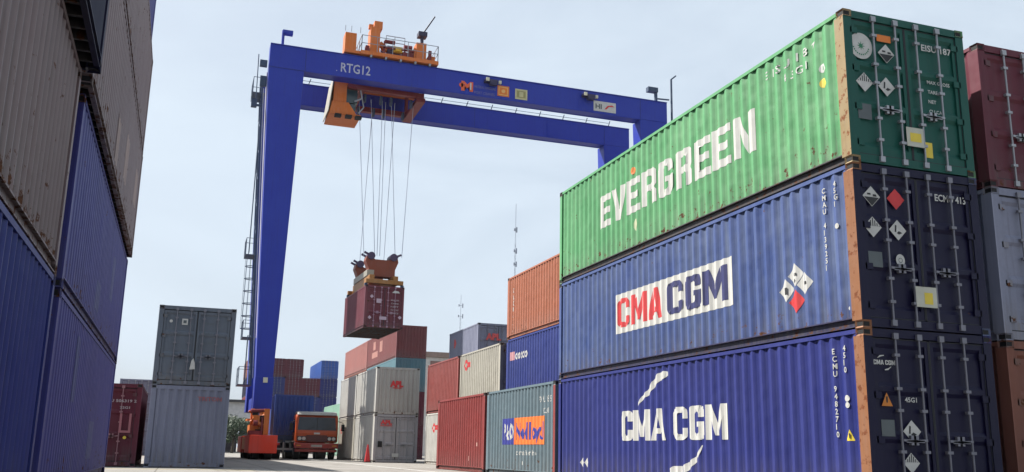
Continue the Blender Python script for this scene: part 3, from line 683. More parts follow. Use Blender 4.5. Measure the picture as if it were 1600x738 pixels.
on_door(bm_, 'lettering', [(font_polys('APL', 0.36, 0.08, 0.9), REDF)], -12.9, 4.35, -0.03)
k_ = 0
for yy, LL in ((27.6, L20), (34.0, L40), (46.6, L40)):
    nm = ('just behind the grey pair', 'further behind the grey pair', 'farthest of the row behind the grey pair')[k_]
    container(-10.45, yy, 0, LL, (RB, GREY_B, RED_A)[k_], '%s container at ground level %s' % (('brown', 'grey', 'red')[k_], nm), detail=False)
    container(-10.45, yy, H, LL, (GREY_B, BLUE_C, RB)[k_], '%s container on the upper level %s' % (('grey', 'blue', 'brown')[k_], nm), detail=False)
    k_ += 1

# ------------------------------------------------------------------ tall stack close at the left edge
lb1 = container(-13.54, 1.45, 0, L40, PURPLE, 'purplish blue container at ground level of the tall stack on the left', blank=True)
lb2 = container(-13.53, 1.40, H, L40, PURPLE, 'purplish blue container second from the ground of the tall stack on the left', blank=True)
PATCH1 = paint('repair_patch_blue', (0.06, 0.07, 0.20), 0.4, 0.4, 0.4)
PATCH2 = paint('repair_patch_brown', (0.30, 0.20, 0.17), 0.6, 0.4, 0.4)
lb3 = container(-13.42, 0.95, 2*H, L40, BROWN, 'grey brown container resting on the blue ones of the tall left stack', blank=True)
container(-13.43, 0.98, 3*H, L40, BROWN, 'grey brown container fourth from the ground of the tall left stack', blank=True)
container(-13.62, 2.6, 4*H, L40, PURPLE, 'purplish container on the very top of the tall left stack', blank=True)
container(-13.50, -11.6, 0, L40, BLUE_B, 'dark blue container at ground level nearest the camera at the left edge')
container(-13.50, -11.6, H, L40, BROWN, 'grey brown container second from the ground nearest the camera at the left edge')
container(-13.29, -11.6, 2*H, L40, NAVY, 'navy container third from the ground nearest the camera at the left edge')
container(-13.29, -11.6, 3*H, L40, MAROON, 'maroon container fourth from the ground nearest the camera at the left edge')

on_side(lb1, 'repair_patch', [(rect(0, 0, 0.9, 0.7)+rect(4.2, 0.9, 4.75, 1.9), PATCH1)], 9.0, 0.4, 1)
on_side(lb2, 'repair_patch', [(rect(0, 0, 0.7, 0.5)+rect(-3.0, 0.6, -2.3, 1.5), PATCH1)], 7.0, 3.0, 1)
on_side(lb3, 'repair_patch', [(rect(0, 0, 0.8, 0.9)+rect(-3.6, 0.4, -2.9, 1.2)+rect(2.5, -0.3, 3.1, 0.5), PATCH2)], 8.5, 5.8, 1)

# ------------------------------------------------------------------ distant container block
far_mesh = {}
def far_container(x, y, z, mat, label):
    if 'm' not in far_mesh:
        mb = MB(); F = lambda me: ([tuple(v.co) for v in me.vertices], [tuple(p.vertices) for p in me.polygons])
        k = kit(L40)
        for q in ('frame', 'header', 'sill', 'brl', 'brr', 'side_l', 'side_r', 'end', 'roof', 'post0', 'post1', 'post2', 'post3', 'doorL', 'doorR'): mb.add(*F(k[q]))
        mb.cur = 1
        for q in ('doorLrod0', 'doorLrod1', 'doorRrod0', 'doorRrod1'): mb.add(*F(k[q]))
        me = finalize(mb, 'shipping_container'); me.materials.append(PH); me.materials.append(PH); far_mesh['m'] = me
    o = link('shipping_container', far_mesh['m'], None, (x+W/2, y+L40/2, z)); setm(o, mat, RODG)
    return tag(o, label, 'shipping container', 'containers in the distant block')
lv = ('at ground level', 'second from the ground', 'in the middle', 'fourth from the ground', 'on top')
cols_ = [(1.65, 125, [GREY_B, BLUE_C, RED_A, BLUE_C, MAROON], 'first column right of the crane leg'),
         (4.1, 125, [RB, BLUE_C, MAROON, MAROON, MAROON], 'second column right of the crane leg'),
         (6.55, 125, [RB, RED_A, BLUE_C, MAROON], 'third column right of the crane leg'),
         (8.98, 125, [BLUE_C, NAVY, BLUE_B, BLUE_B, SKYB], 'column topped by bright blue'),
         (-0.85, 125, [GREY_B, BLUE_C, RED_A, NAVY, RB], 'column mostly behind the crane leg')]
nmz = {GREY_B: 'grey', BLUE_C: 'blue', RED_A: 'red', MAROON: 'maroon', RB: 'brown', NAVY: 'navy', BLUE_B: 'deep blue', SKYB: 'bright blue'}
for x, y, ms, wh_ in cols_:
    for i, mm in enumerate(ms):
        far_container(x, y, i*H, mm, '%s distant container %s in the %s' % (nmz[mm], lv[i], wh_))
for i in (0, 1):
    far_container(5.7, 84.0+i*0.2, i*H, MINT, 'pale green container %s behind the truck roof' % ('on the ground', 'on the upper level')[i])

# ------------------------------------------------------------------ gantry crane
CB = paint('crane_blue_paint', (0.019, 0.040, 0.375), 0.22, 0.35, 0.42, 0.45, edge=False, fadec=(0.03, 0.06, 0.42))
CO = paint('crane_orange_paint', (0.68, 0.17, 0.02), 0.15, 0.35, 0.35, 0.5, edge=False)
CR = paint('crane_red_orange_paint', (0.80, 0.05, 0.018), 0.15, 0.3, 0.3, 0.5, edge=False)
CRAIL = flat('grey_railing_paint', (0.30, 0.33, 0.38), 0.6)
TEALD = flat('dark_teal_steel', (0.03, 0.06, 0.12), 0.6)
cr = thing('gantry_crane', 'blue rubber tyred gantry crane marked RTG12 spanning the yard', 'gantry crane', (8.15, 50.6, 0))
ox, oy = 8.15, 50.6
class WB(MB):
    """builder that takes world coordinates and stores them relative to the crane"""
    def mk(s, name, mats, parent=cr, bevel=0, org=(8.15, 50.6, 0)):
        s.v = [(a-org[0], b_-org[1], c-org[2]) for a, b_, c in s.v]
        return s.build(name, mats, parent, bevel=bevel)
XL, XR, ZT, ZB = -6.1, 22.4, 26.0, 24.45
for y0 in (47.0, 53.3):
    mb = WB(); y1 = y0+0.95
    mb.box(XL, XR, y0, y1, ZB, ZT)
    gd = mb.mk('girder', CB, bevel=0.02)
    mb = WB()
    mb.box(XL, XR, y0-0.06, y1+0.06, ZT, ZT+0.04)
    mb.box(XL+0.8, XR-0.8, y0+0.35, y0+0.45, ZT+0.042, ZT+0.14)
    for s in (-1, 1):
        mb.box(XL+2.25, XR-2.25, y0+(0.0 if s < 0 else 0.88)-0.004*s*-1, y0+(0.07 if s < 0 else 0.95)+0.004*s, ZB-0.03, ZB-0.001)
    mb.mk('top_flange', CB, gd)
    # diaphragm seams and web stiffener edges
    mb = WB()
    for x in (-3.85, 3.2, 9.5, 15.8, 20.2): mb.box(x, x+0.05, y0-0.012, y0-0.001, ZB+0.02, ZT-0.02)
    mb.mk('seam_strip', paint('seam_blue', (0.02, 0.035, 0.24), 0, .2, .2, edge=False), gd)
    for x in (3.2, 15.8):
        mb = WB(); mb.box(x-0.45, x+0.5, y0-0.022, y0-0.0125, ZB+0.12, ZT-0.12)
        for i in range(2):
            for k in range(6):
                for e in (-0.36, -0.14, 0.19, 0.41): mb.tube((x+e, y0-0.022, ZB+0.25+k*0.21), (x+e, y0-0.04, ZB+0.25+k*0.21), 0.022, 6)
        mb.mk('splice_plate', CB, gd)
# walkway railing posts and festoon hooks along the back girder
mb = WB()
for i in range(13):
    x = -2.9+i*1.95
    mb.bar((x, 53.1, 26.0), (x+0.12, 53.1, 26.38), 0.06)
mb.tube((-3.5, 53.12, 26.2), (20.5, 53.12, 26.2), 0.018, 6)
mb.mk('festoon_bracket', TEALD)
def leg(x_out_top, x_in_top, x_out, x_in, y0):
    mb = WB()
    a = sorted((x_out, x_in)); b_ = sorted((x_out_top, x_in_top))
    mb.frustum((a[0], a[1], y0+0.012, y0+1.25, 2.9), (b_[0], b_[1], y0+0.012, y0+1.25, ZB-0.002))
    lg = mb.mk('leg', CB, bevel=0.02)
    mb = WB(); z = 4.9; mb.box(a[0]-0.08, a[1]+0.08, y0-0.09, y0+1.33, 2.9, 4.78)
    mb.mk('leg_foot', CB, lg, bevel=0.02)
    return lg
legs = []
for y0 in (47.0, 53.3):
    legs.append(leg(-6.1, -3.88, -5.36, -4.46, y0)); leg(22.4, 20.2, 21.66, 20.76, y0)
# seams on the left front leg
mb = WB(); mb.box(-6.11, -3.87, 46.985, 47.0, 24.42, 24.47); mb.mk('seam_strip', paint('seam_blue', (0.02, 0.035, 0.24), 0, .2, .2, edge=False), legs[0])
for xs in (-4.85, 21.2):
    # sill beam, bogie skirts, wheels
    mb = WB(); mb.box(xs-0.45, xs+0.45, 48.3, 53.25, 2.9, 3.7); mb.mk('sill_beam', CB, bevel=0.02)
    mb = WB(); mb.box(xs-0.78, xs+0.80, 45.3, 48.9, 0.36, 1.38); sk = mb.mk('bogie_skirt', CR, bevel=0.03)
    mb = WB(); mb.box(xs-0.78, xs+0.80, 52.2, 55.8, 0.36, 1.38); mb.mk('bogie_skirt', CR, bevel=0.03)
    mb = WB(); mb.box(xs-0.74, xs+0.76, 48.9, 52.2, 0.55, 1.30); mb.mk('side_guard', CO, sk)
    for yc in (46.2, 48.1, 53.0, 54.9):
        for dx in (-0.36, 0.36):
            wm = WB(); wm.tube((xs+dx-0.22, yc, 0.62), (xs+dx+0.22, yc, 0.62), 0.62, 24)
            wo = wm.mk('wheel', RUBBER, bevel=0.04)
            wm = WB(); wm.tube((xs+dx-0.235, yc, 0.62), (xs+dx+0.235, yc, 0.62), 0.30, 16); wm.mk('rim', CO, wo)
# orange drive machinery over the left bogie
mb = WB()
mb.box(-5.62, -4.98, 45.9, 47.6, 1.40, 1.95); mb.box(-5.45, -5.1, 45.7, 47.0, 1.98, 2.5); mb.tube((-5.05, 45.9, 1.75), (-4.9, 46.9, 2.75), 0.14, 10)
mb.box(-4.85, -4.55, 45.75, 46.9, 1.40, 2.88); mb.tube((-5.6, 46.0, 2.1), (-4.6, 46.0, 2.6), 0.09, 8); mb.tube((-5.7, 46.1, 2.75), (-4.9, 46.3, 2.2), 0.06, 8)
mb.box(-5.75, -5.6, 46.2, 47.9, 2.2, 2.3)
mb.box(-5.55, -5.35, 46.6, 46.9, 1.4, 2.9); mb.tube((-5.5, 45.8, 2.3), (-4.9, 45.8, 1.9), 0.1, 8)
dm = mb.mk('drive_machinery', CO)
mb = WB(); mb.box(-5.7, -4.95, 45.6, 45.9, 1.4, 1.62); mb.box(-5.0, -4.9, 45.65, 46.0, 1.4, 2.4); mb.tube((-5.45, 45.6, 2.05), (-5.2, 45.6, 2.05), 0.16, 10); mb.tube((-5.6, 45.9, 2.72), (-4.7, 45.9, 2.78), 0.1, 8); mb.mk('gear_motor', paint('dull_red_steel', (0.20, 0.025, 0.03), 0.3, .3, .5, edge=False), dm)
mb = WB(); mb.box(-5.3, -5.0, 45.8, 46.3, 1.42, 1.7); mb.box(-5.15, -4.87, 45.85, 46.4, 2.25, 2.5); mb.box(-5.5, -5.2, 45.85, 46.2, 2.5, 2.72); mb.mk('hydraulic_unit', DARK, dm)
mb = WB(); mb.box(-4.98, -4.72, 46.83, 46.9, 4.45, 4.75); mb.mk('lamp', flat('lamp_glass', (0.7, 0.68, 0.5), 0.3), legs[0])
# engine box on the far side bogie
mb = WB(); mb.box(20.5, 22.0, 49.0, 52.0, 1.42, 3.4); mb.mk('engine_housing', CO, bevel=0.03)
# ladder, cage and platforms at the left legs
lad = WB()
def ladder(mb, x, y, z0, z1, w=0.42, cage=False):
    for s in (-1, 1): mb.tube((x, y+s*w/2, z0), (x, y+s*w/2, z1), 0.025, 6)
    z = z0+0.15
    while z < z1: mb.tube((x, y-w/2, z), (x, y+w/2, z), 0.014, 6); z += 0.3
    if cage:
        z = z0+0.6
        while z < z1:
            pts = [(x-0.62*math.sin(a), y+0.36*math.cos(a), z) for a in [math.pi*i/6 for i in range(7)]]
            for p, q in zip(pts, pts[1:]): mb.bar(p, q, 0.02, 0.05)
            z += 0.8
        for i in range(1, 6):
            a = math.pi*i/6; mb.bar((x-0.62*math.sin(a), y+0.36*math.cos(a), z0+0.6), (x-0.62*math.sin(a), y+0.36*math.cos(a), z1), 0.02, 0.03)
ladder(lad, -5.75, 50.4, 7.4, 12.6, cage=True)
ladder(lad, -6.2, 50.6, 12.9, 24.0)
ladder(lad, -5.9, 49.6, 4.5, 7.5)
for s in (49.6, 50.3, 51.2): lad.bar((-5.5, s, 4.4), (-6.3, s, 24.5), 0.11)
for i in range(22): lad.bar((-5.55-i*0.037, 49.6+0.7*(i % 2), 5+i*0.9), (-5.55-(i+1)*0.037, 51.2-0.9*(i % 2), 5+(i+1)*0.9), 0.05)
lo = lad.mk('ladder', TEALD)
for z, x0, y0, y1 in ((12.7, -6.45, 49.8, 51.4), (7.4, -6.25, 49.6, 51.2), (4.4, -6.35, 48.4, 50.4), (23.6, -6.85, 49.7, 51.6)):
    pl = WB(); pl.box(x0, x0+0.8, y0, y1, z-0.04, z)
    for y in (y0, (y0+y1)/2, y1): pl.bar((x0+0.02, y, z), (x0+0.02, y, z+1.05), 0.035)
    for zz in (0.55, 1.05): pl.bar((x0+0.02, y0, z+zz), (x0+0.02, y1, z+zz), 0.03)
    for y in (y0, y1): pl.bar((x0+0.02, y, z+1.05), (x0+0.9, y, z+1.05), 0.03)
    pl.mk('platform', TEALD)
sw = WB(); sw.box(-6.95, -6.6, 48.0, 48.35, 22.0, 22.5); sw.box(-6.62, -6.3, 48.1, 48.3, 22.1, 22.2); sw.box(-6.65, -6.2, 47.2, 47.5, 24.5, 24.9); sw.box(-6.55, -6.15, 47.4, 47.6, 23.2, 23.9)
sw.tube((-6.7, 47.6, 22.4), (-6.75, 47.6, 25.4), 0.03, 6); sw.mk('junction_box', TEALD)
for x in (-5.72, -5.6):   # power cables down the lit side of the leg
    cb = WB(); cb.tube((x-0.50, 48.6, 23.5), (x+0.25, 48.6, 4.8), 0.03, 6); cb.mk('power_cable', CRAIL)
lit_strip = WB(); lit_strip.add([(-6.16, 47.75, 24.3), (-6.16, 48.22, 24.3), (-5.42, 48.22, 4.9), (-5.42, 47.75, 4.9), (-6.09, 47.75, 24.3), (-6.09, 48.22, 24.3), (-5.35, 48.22, 4.9), (-5.35, 47.75, 4.9)], [(0, 1, 2, 3), (7, 6, 5, 4), (0, 3, 7, 4), (1, 5, 6, 2), (0, 4, 5, 1), (3, 2, 6, 7)])
lit_strip.mk('lit_side_strip', flat('lit_side_lilac', (0.42, 0.40, 0.48)), legs[0])  # added pale strip, its colour painting the sunlit side of the leg
# lamps and posts on the girder
lp = WB()
lp.tube((-5.35, 47.2, 24.9), (-5.35, 47.2, 27.1), 0.09, 8); lp.box(-5.4, -4.75, 47.0, 47.4, 26.85, 27.1); lp.mk('floodlight_post', CB)
lp = WB(); lp.tube((21.6, 47.2, 26.0), (21.6, 47.2, 26.9), 0.13, 8); lp.box(20.9, 21.7, 47.0, 47.4, 26.75, 27.1); lp.bar((21.7, 47.3, 26.35), (22.75, 47.3, 26.4), 0.09)
lp.tube((22.9, 47.2, 24.2), (22.9, 47.2, 28.0), 0.08, 8); lp.bar((22.9, 47.2, 28.0), (23.3, 47.2, 28.35), 0.1); lp.mk('floodlight_post', TEALD)
for x in (8.8, 16.1):
    lp = WB(); lp.box(x-0.55, x+0.35, 46.6, 46.98, 25.45, 25.65); lp.box(x-0.2, x+0.3, 46.55, 46.85, 25.25, 25.6)
    q = lp.mk('floodlight', flat('purple_black', (0.03, 0.025, 0.08)))
    lp = WB(); lp.box(x-0.5, x-0.28, 46.53, 46.6, 25.48, 25.72); lp.box(x+0.5, x+0.68, 46.8, 46.95, 25.5, 25.72); lp.mk('lamp_lens', flat('lamp_glass', (0.7, 0.68, 0.5), 0.3), q)
# lettering and signs on the front girder
def gsign(name, layers, x, z): return on_plane(cr, name, layers, x-ox, 46.985-oy, z, 0.006)
gsign('lettering', [(font_polys('RTG12', 0.62, 0.015, 1.95), flat('pale_crane_lettering', (0.45, 0.47, 0.6)))], -1.55, 24.78)
gsign('lettering', [(font_polys('.', 0.3, 0.02), flat('pale_crane_lettering', (0.45, 0.47, 0.6)))], -1.85, 24.78)
gsign('red_emblem', [(font_polys('M', 0.62, 0.06, 0.85)+shift(circle(0, 0, 0.16, 8), 0.0, 0.35), flat('emblem_red', (0.75, 0.12, 0.04))), (shift(rect(0, 0, 0.1, 0.5), 0.62, 0.08), WHITE)], 6.65, 24.72)
lil = flat('dim_lettering', (0.18, 0.18, 0.36))
gsign('lettering', [(font_polys('MATERIAL HANDLING', 0.2, 0.0, 1.55)+shift(font_polys('PORT CRANES', 0.2, 0.0, 1.45), 0, -0.42), lil)], 7.6, 25.0)
gsign('orange_sign', [(rect(0, 0, 0.86, 0.78), CO), (rect(0.08, 0.08, 0.78, 0.7), flat('pale_orange', (0.8, 0.45, 0.15))), (rect(0.14, 0.14, 0.72, 0.64), ORAM), (circle(0.43, 0.38, 0.14, 10), flat('pale_orange', (0.8, 0.45, 0.15)))], 9.25, 24.66)
gsign('yellow_sign', [(rect(0, 0, 0.9, 0.76), flat('pale_yellow_sign', (0.55, 0.52, 0.28))), (rect(0.12, 0.12, 0.78, 0.64), flat('olive_sign', (0.32, 0.30, 0.12))), (rect(0.3, 0.2, 0.6, 0.56), flat('pale_yellow_sign', (0.55, 0.52, 0.28)))], 10.55, 24.62)
gsign('white_sign', [(rect(0, 0, 1.75, 0.76), WHITE), (shift(font_polys('HI', 0.34, 0.04, 0.5), 0.14, 0.2), GREYM), ([[(0.85, 0.2), (1.1, 0.5), (1.45, 0.56), (1.65, 0.45), (1.2, 0.42), (1.0, 0.2)]], REDM)], 16.5, 24.60)
# trolley
tr = WB(); tr.box(-0.35, 4.95, 46.75, 54.5, 26.16, 26.42); tr.box(-0.2, 4.8, 47.6, 53.6, 25.9, 26.15)
for x in (0.3, 4.2):
    for y in (47.4, 53.7): tr.box(x-0.3, x+0.3, y-0.12, y+0.12, 26.04, 26.155)
trolley = tr.mk('trolley', CO, bevel=0.02)
def tp(name, fn, mat, bevel=0):
    mb = WB(); fn(mb); return mb.mk(name, mat, trolley, bevel)
tp('electrical_cabinet', lambda q: (q.box(-1.35, -0.6, 47.2, 48.2, 26.45, 27.72), q.box(-1.4, 0.0, 46.95, 48.9, 26.2, 26.4)), CO, 0.02)
tp('hoist_motor_housing', lambda q: (q.box(0.3, 0.95, 47.1, 48.1, 26.44, 28.3), q.box(0.55, 1.1, 47.2, 47.9, 28.3, 28.85), q.box(0.2, 0.5, 47.3, 47.6, 28.3, 28.6), q.tube((1.0, 47.5, 27.4), (1.5, 47.5, 26.9), 0.2, 10)), CO, 0.02)
tp('hoist_drum', lambda q: (q.tube((1.5, 49.2, 27.1), (3.1, 49.2, 27.1), 0.5, 20), q.tube((1.5, 51.4, 27.1), (3.1, 51.4, 27.1), 0.5, 20), q.box(1.3, 1.5, 48.6, 52, 26.44, 27.5), q.box(3.1, 3.3, 48.6, 52, 26.44, 27.5), q.box(1.5, 2.4, 47.3, 48.2, 26.5, 27.25)), flat('purple_steel', (0.06, 0.035, 0.09), 0.5), 0.01)
tp('gearbox', lambda q: (q.box(1.9, 2.5, 47.05, 47.3, 26.75, 27.15), q.box(2.0, 2.4, 46.95, 47.04, 26.8, 27.1)), flat('yellow_machine_paint', (0.7, 0.42, 0.03)))
tp('control_box', lambda q: (q.box(3.45, 4.15, 47.1, 48.0, 26.44, 27.72), q.box(4.3, 4.8, 47.2, 47.9, 26.44, 26.9), q.box(3.3, 3.42, 47.1, 48.0, 26.44, 27.3)), CO, 0.02)
tp('winch_frame', lambda q: (q.box(1.15, 3.3, 47.0, 47.08, 26.9, 27.0), q.box(1.2, 1.3, 47.0, 47.1, 26.43, 27.4), q.box(2.6, 2.7, 47.0, 47.1, 26.43, 27.3), q.box(3.0, 3.25, 47.1, 47.5, 26.43, 27.1), q.box(2.5, 2.95, 46.95, 47.2, 26.43, 26.8), q.tube((1.3, 47.3, 27.5), (2.0, 47.3, 27.5), 0.14, 8), q.tube((2.65, 47.4, 27.3), (3.2, 47.4, 27.3), 0.2, 10), q.box(0.0, 0.25, 47.0, 47.4, 26.43, 26.9), q.box(4.3, 4.5, 47.0, 47.2, 26.43, 27.2)), paint('dull_red_steel', (0.20, 0.025, 0.03), 0.3, .3, .5, edge=False))
tp('deck_bracket', lambda q: [q.box(x, x+0.12, 46.74, 46.99, 26.0, 26.155) for x in (0.3, 1.3, 2.3, 3.3, 4.3)], CRAIL)
def rails(q):
    pts = [(-0.3, 46.8), (4.9, 46.8), (4.9, 54.4), (-0.3, 54.4), (-0.3, 46.8)]
    for (a, b_), (c, d_) in zip(pts, pts[1:]):
        n_ = max(2, int(math.hypot(c-a, d_-b_)/0.9))
        for i in range(n_+1):
            t = i/n_; x, y = a+(c-a)*t, b_+(d_-b_)*t; q.bar((x, y, 26.42), (x, y, 27.5), 0.04)
        for z in (26.95, 27.5): q.bar((a, b_, z), (c, d_, z), 0.035)
    for x in (1.6, 2.2, 2.9):
        q.bar((x, 48.4, 27.6), (x, 48.4, 28.45), 0.04)
    q.bar((1.6, 48.4, 28.45), (2.9, 48.4, 28.45), 0.04); q.bar((1.6, 48.4, 28.0), (2.9, 48.4, 28.0), 0.04)
    for a in (-1.4, -1.0, -0.4): q.bar((a, 47.0, 27.7), (a, 47.0, 28.1), 0.035)
tp('railing', rails, CRAIL)
tp('jib_hoist', lambda q: (q.tube((3.9, 47.5, 27.7), (3.9, 47.5, 28.4), 0.12, 8), q.box(3.6, 4.2, 47.2, 47.8, 28.3, 28.62), q.tube((3.9, 47.5, 28.5), (4.75, 47.5, 30.0), 0.05, 8)), flat('dark_navy_steel', (0.02, 0.02, 0.06)), 0)
# trolley underside frame and operator's cab
tp('underframe', lambda q: (q.box(-0.8, 4.4, 48.25, 48.7, 24.25, 24.6), q.box(-0.8, 4.4, 52.4, 52.8, 24.25, 24.6), q.box(3.9, 4.5, 48.3, 52.8, 23.95, 24.24), q.box(0.0, 0.4, 48.71, 52.39, 24.3, 24.55),
    q.box(-0.3, -0.1, 48.3, 48.65, 24.6, 25.9), q.box(4.0, 4.2, 48.3, 48.65, 24.6, 25.9), q.box(-0.3, -0.1, 52.4, 52.75, 24.6, 25.9), q.box(4.0, 4.2, 52.4, 52.75, 24.6, 25.9)), paint('dull_red_steel', (0.20, 0.025, 0.03), 0.3, .3, .5, edge=False), 0.01)
def cab(q):
    q.frustum((-1.95, -0.15, 48.3, 50.6, 22.42), (-1.8, -0.7, 48.4, 50.4, 23.25))
    q.box(-1.72, -0.85, 48.45, 50.3, 23.26, 24.85)
    q.box(-1.95, 0.15, 48.25, 50.7, 22.28, 22.41)
cabo = tp('operator_cab', cab, CO, 0.03)
tp('cab_window', lambda q: (q.box(-0.84, -0.1, 48.6, 50.2, 23.3, 24.4), q.box(-0.7, -0.2, 48.5, 50.2, 22.6, 23.2)), flat('cab_glass', (0.03, 0.06, 0.07), 0.15))
tp('lit_cab_side', lambda q: (q.add([(-2.05, 48.25, 22.45), (-2.05, 50.7, 22.45), (-1.79, 50.6, 24.9), (-1.79, 48.35, 24.9), (-2.0, 48.25, 22.45), (-2.0, 50.7, 22.45), (-1.74, 50.6, 24.9), (-1.74, 48.35, 24.9)], [(0, 1, 2, 3), (7, 6, 5, 4), (0, 3, 7, 4), (1, 5, 6, 2), (0, 4, 5, 1), (3, 2, 6, 7)])), CREAM)  # cream plate added to paint the cab's sunlit left side
tp('hose', lambda q: (q.tube((0.05, 48.4, 24.2), (0.35, 48.6, 23.1), 0.05, 6), q.tube((0.35, 48.6, 23.1), (0.0, 48.5, 22.6), 0.05, 6), q.tube((0.2, 48.5, 23.7), (-0.3, 48.5, 23.4), 0.06, 6)), CRAIL)
for x in (-1.6, -0.9, -0.25): tp('cab_lamp', lambda q: q.box(x, x+0.42, 48.0, 48.4, 22.08, 22.26), DARK)
tp('white_lamp', lambda q: (q.box(4.0, 4.25, 48.0, 48.2, 24.5, 24.85), q.box(4.5, 4.8, 48.0, 48.2, 24.55, 24.7)), WHITE)
for x in (0.5, 1.6, 2.3, 3.7):
    for y in (49.2, 51.8): tp('sheave', lambda q: q.tube((x-0.06, y, 24.0), (x+0.06, y, 24.0), 0.32, 16), TEALD)
ropes = [((0.10, 49.2, 24.0), (0.62, 46.9, 12.6)), ((0.95, 49.3, 24.0), (1.30, 46.9, 12.7)), ((1.72, 49.2, 24.0), (1.45, 46.9, 12.7)), ((1.98, 49.4, 24.0), (1.62, 46.9, 12.7)),
         ((2.35, 49.3, 24.0), (2.62, 46.9, 12.7)), ((2.60, 49.3, 24.0), (2.50, 50.0, 12.7)), ((3.90, 49.3, 24.0), (3.05, 46.9, 12.7)), ((1.5, 51.8, 24.0), (0.9, 50.0, 12.7))]
for a, b_ in ropes:
    mb = WB(); mb.tube(a, b_, 0.018, 6); mb.mk('hoist_rope', flat('rope_steel', (0.36, 0.41, 0.5), 0.5), cr)

# ------------------------------------------------------------------ spreader and hanging container
hc = container(0.53, 45.15, 7.9, L20, HANG, 'plum red container hanging from the crane under the orange spreader', rz=R(2.5), group=None, rods=flat('pale_rod_paint', (0.4, 0.25, 0.33)))
dy_ = -0.03
on_door(hc, 'sticker', [(rect(-0.15, -0.13, 0.15, 0.13), flat('lilac_sticker', (0.55, 0.42, 0.5)))], 1.25, 9.55, dy_)
on_door(hc, 'sticker', [(rect(-0.22, -0.1, 0.22, 0.1), flat('lilac_sticker', (0.55, 0.42, 0.5)))], 1.55, 8.5, dy_)
on_door(hc, 'white_patch', [([[(-0.25, 0), (0.25, 0), (0.15, 0.12), (-0.1, 0.15)]], WHITE)], 2.3, 10.1, dy_)
for x, z in ((0.72, 8.5), (0.8, 9.8), (2.6, 8.6)): on_door(hc, 'small_placard', [(diamond(0, 0, 0.12), flat('lilac_sticker', (0.55, 0.42, 0.5)))], x, z, dy_)
on_door(hc, 'weight_lettering', [(sum([shift(font_polys(s_3, 0.09, 0.02, 0.5), 0, -i*0.2) for i, s_3 in enumerate(('MAX GR', 'TARE', 'NET', 'CU CAP', 'KG'))], []), LILAC)], 2.0, 9.6, dy_)
sp = thing('container_spreader', 'orange lifting spreader with sheave horns clamped on the hanging container', 'spreader', (1.62, 48.3, 10.5), R(2.5))
SPO = paint('spreader_orange', (0.24, 0.055, 0.025), 0.5, 0.4, 0.5, edge=False)
SPY = paint('spreader_yellow', (0.36, 0.16, 0.035), 0.4, 0.4, 0.5, edge=False)
mb = MB()
for x in (-0.75, 0.75): mb.box(x-0.16, x+0.16, -2.6, 2.2, 0.18, 0.75)
for y in (-2.75, 2.45): mb.box(-1.18, 1.18, y-0.14, y+0.14, 0.16, 0.42)
mb.build('main_frame', SPY, sp, bevel=0.02)
mb = MB()
for y in (-2.72, 2.45):
    for x in (-1.14, 1.14): mb.box(x-0.09, x+0.09, y-0.1, y+0.1, 0.0, 0.158)
mb.build('twistlock', TEALD, sp)
for yb in (-1.6, 1.5):
    mb = MB()
    mb.prism([(-0.85, 0.76), (0.85, 0.76), (0.85, 1.25), (1.05, 1.75), (1.0, 2.0), (0.75, 2.1), (0.45, 1.85), (-0.45, 1.85), (-0.75, 2.1), (-1.0, 2.0), (-1.05, 1.75), (-0.85, 1.25)], 1, yb-0.35, yb+0.35)
    e = mb.build('head_block', SPO, sp, bevel=0.02)
    for x in (-0.72, 0.72):
        mb = MB(); mb.tube((x, yb-0.45, 2.05), (x, yb+0.45, 2.05), 0.24, 16); mb.build('sheave', flat('purple_steel', (0.06, 0.035, 0.09), 0.5), e)
        mb = MB(); mb.bar((x*1.2, yb-0.4, 2.1), (x*1.65, yb-0.4, 2.25), 0.12); mb.bar((x*1.2, yb+0.4, 2.1), (x*1.65, yb+0.4, 2.25), 0.12); mb.build('rope_anchor', flat('purple_steel', (0.06, 0.035, 0.09), 0.5), e)
mb = MB(); mb.box(-0.95, -0.5, -2.0, 1.9, 0.76, 1.15); mb.build('lit_beam_side', CREAM, sp, bevel=0.02)  # cream colour stands in for sunlight on the spreader beam's side

# ------------------------------------------------------------------ truck
TRR = paint('truck_orange_red', (0.50, 0.085, 0.022), 0.2, 0.3, 0.4, 0.35, edge=False)
tk = thing('truck', 'orange red cab over truck with white roof facing the camera under the crane', 'truck', (-1.18, 50.2, 0)); tk.scale = (1.14, 1, 1.04)
mb = MB()   # cab: front face at y=0
mb.prism([(0, 1.0), (-0.06, 1.55), (0.12, 2.50), (0.30, 2.70), (1.9, 2.70), (1.95, 1.0)], 0, -1.17, 1.17)
cabt = mb.build('cab', TRR, tk, bevel=0.10)
mb = MB(); mb.prism([(0.02, 2.64), (0.22, 2.80), (0.6, 2.87), (1.85, 2.86), (1.95, 2.64)], 0, -1.10, 1.10); mb.build('roof', CREAMG, tk, bevel=0.05)
GLS = flat('windscreen_glass', (0.012, 0.018, 0.03), 0.22)
mb = MB()
def wsp(x, z, off):   # on the sloped front
    y = -0.06+(z-1.55)*0.2; return (x, y-off, z)
mb.add([wsp(-1.06, 1.74, 0.012), wsp(1.06, 1.74, 0.012), wsp(1.0, 2.52, 0.012), wsp(-1.0, 2.52, 0.012), wsp(-1.06, 1.74, -0.01), wsp(1.06, 1.74, -0.01), wsp(1.0, 2.52, -0.01), wsp(-1.0, 2.52, -0.01)], [(0, 1, 2, 3), (7, 6, 5, 4), (0, 4, 5, 1), (1, 5, 6, 2), (2, 6, 7, 3), (3, 7, 4, 0)])
ws = mb.build('windscreen', GLS, tk)
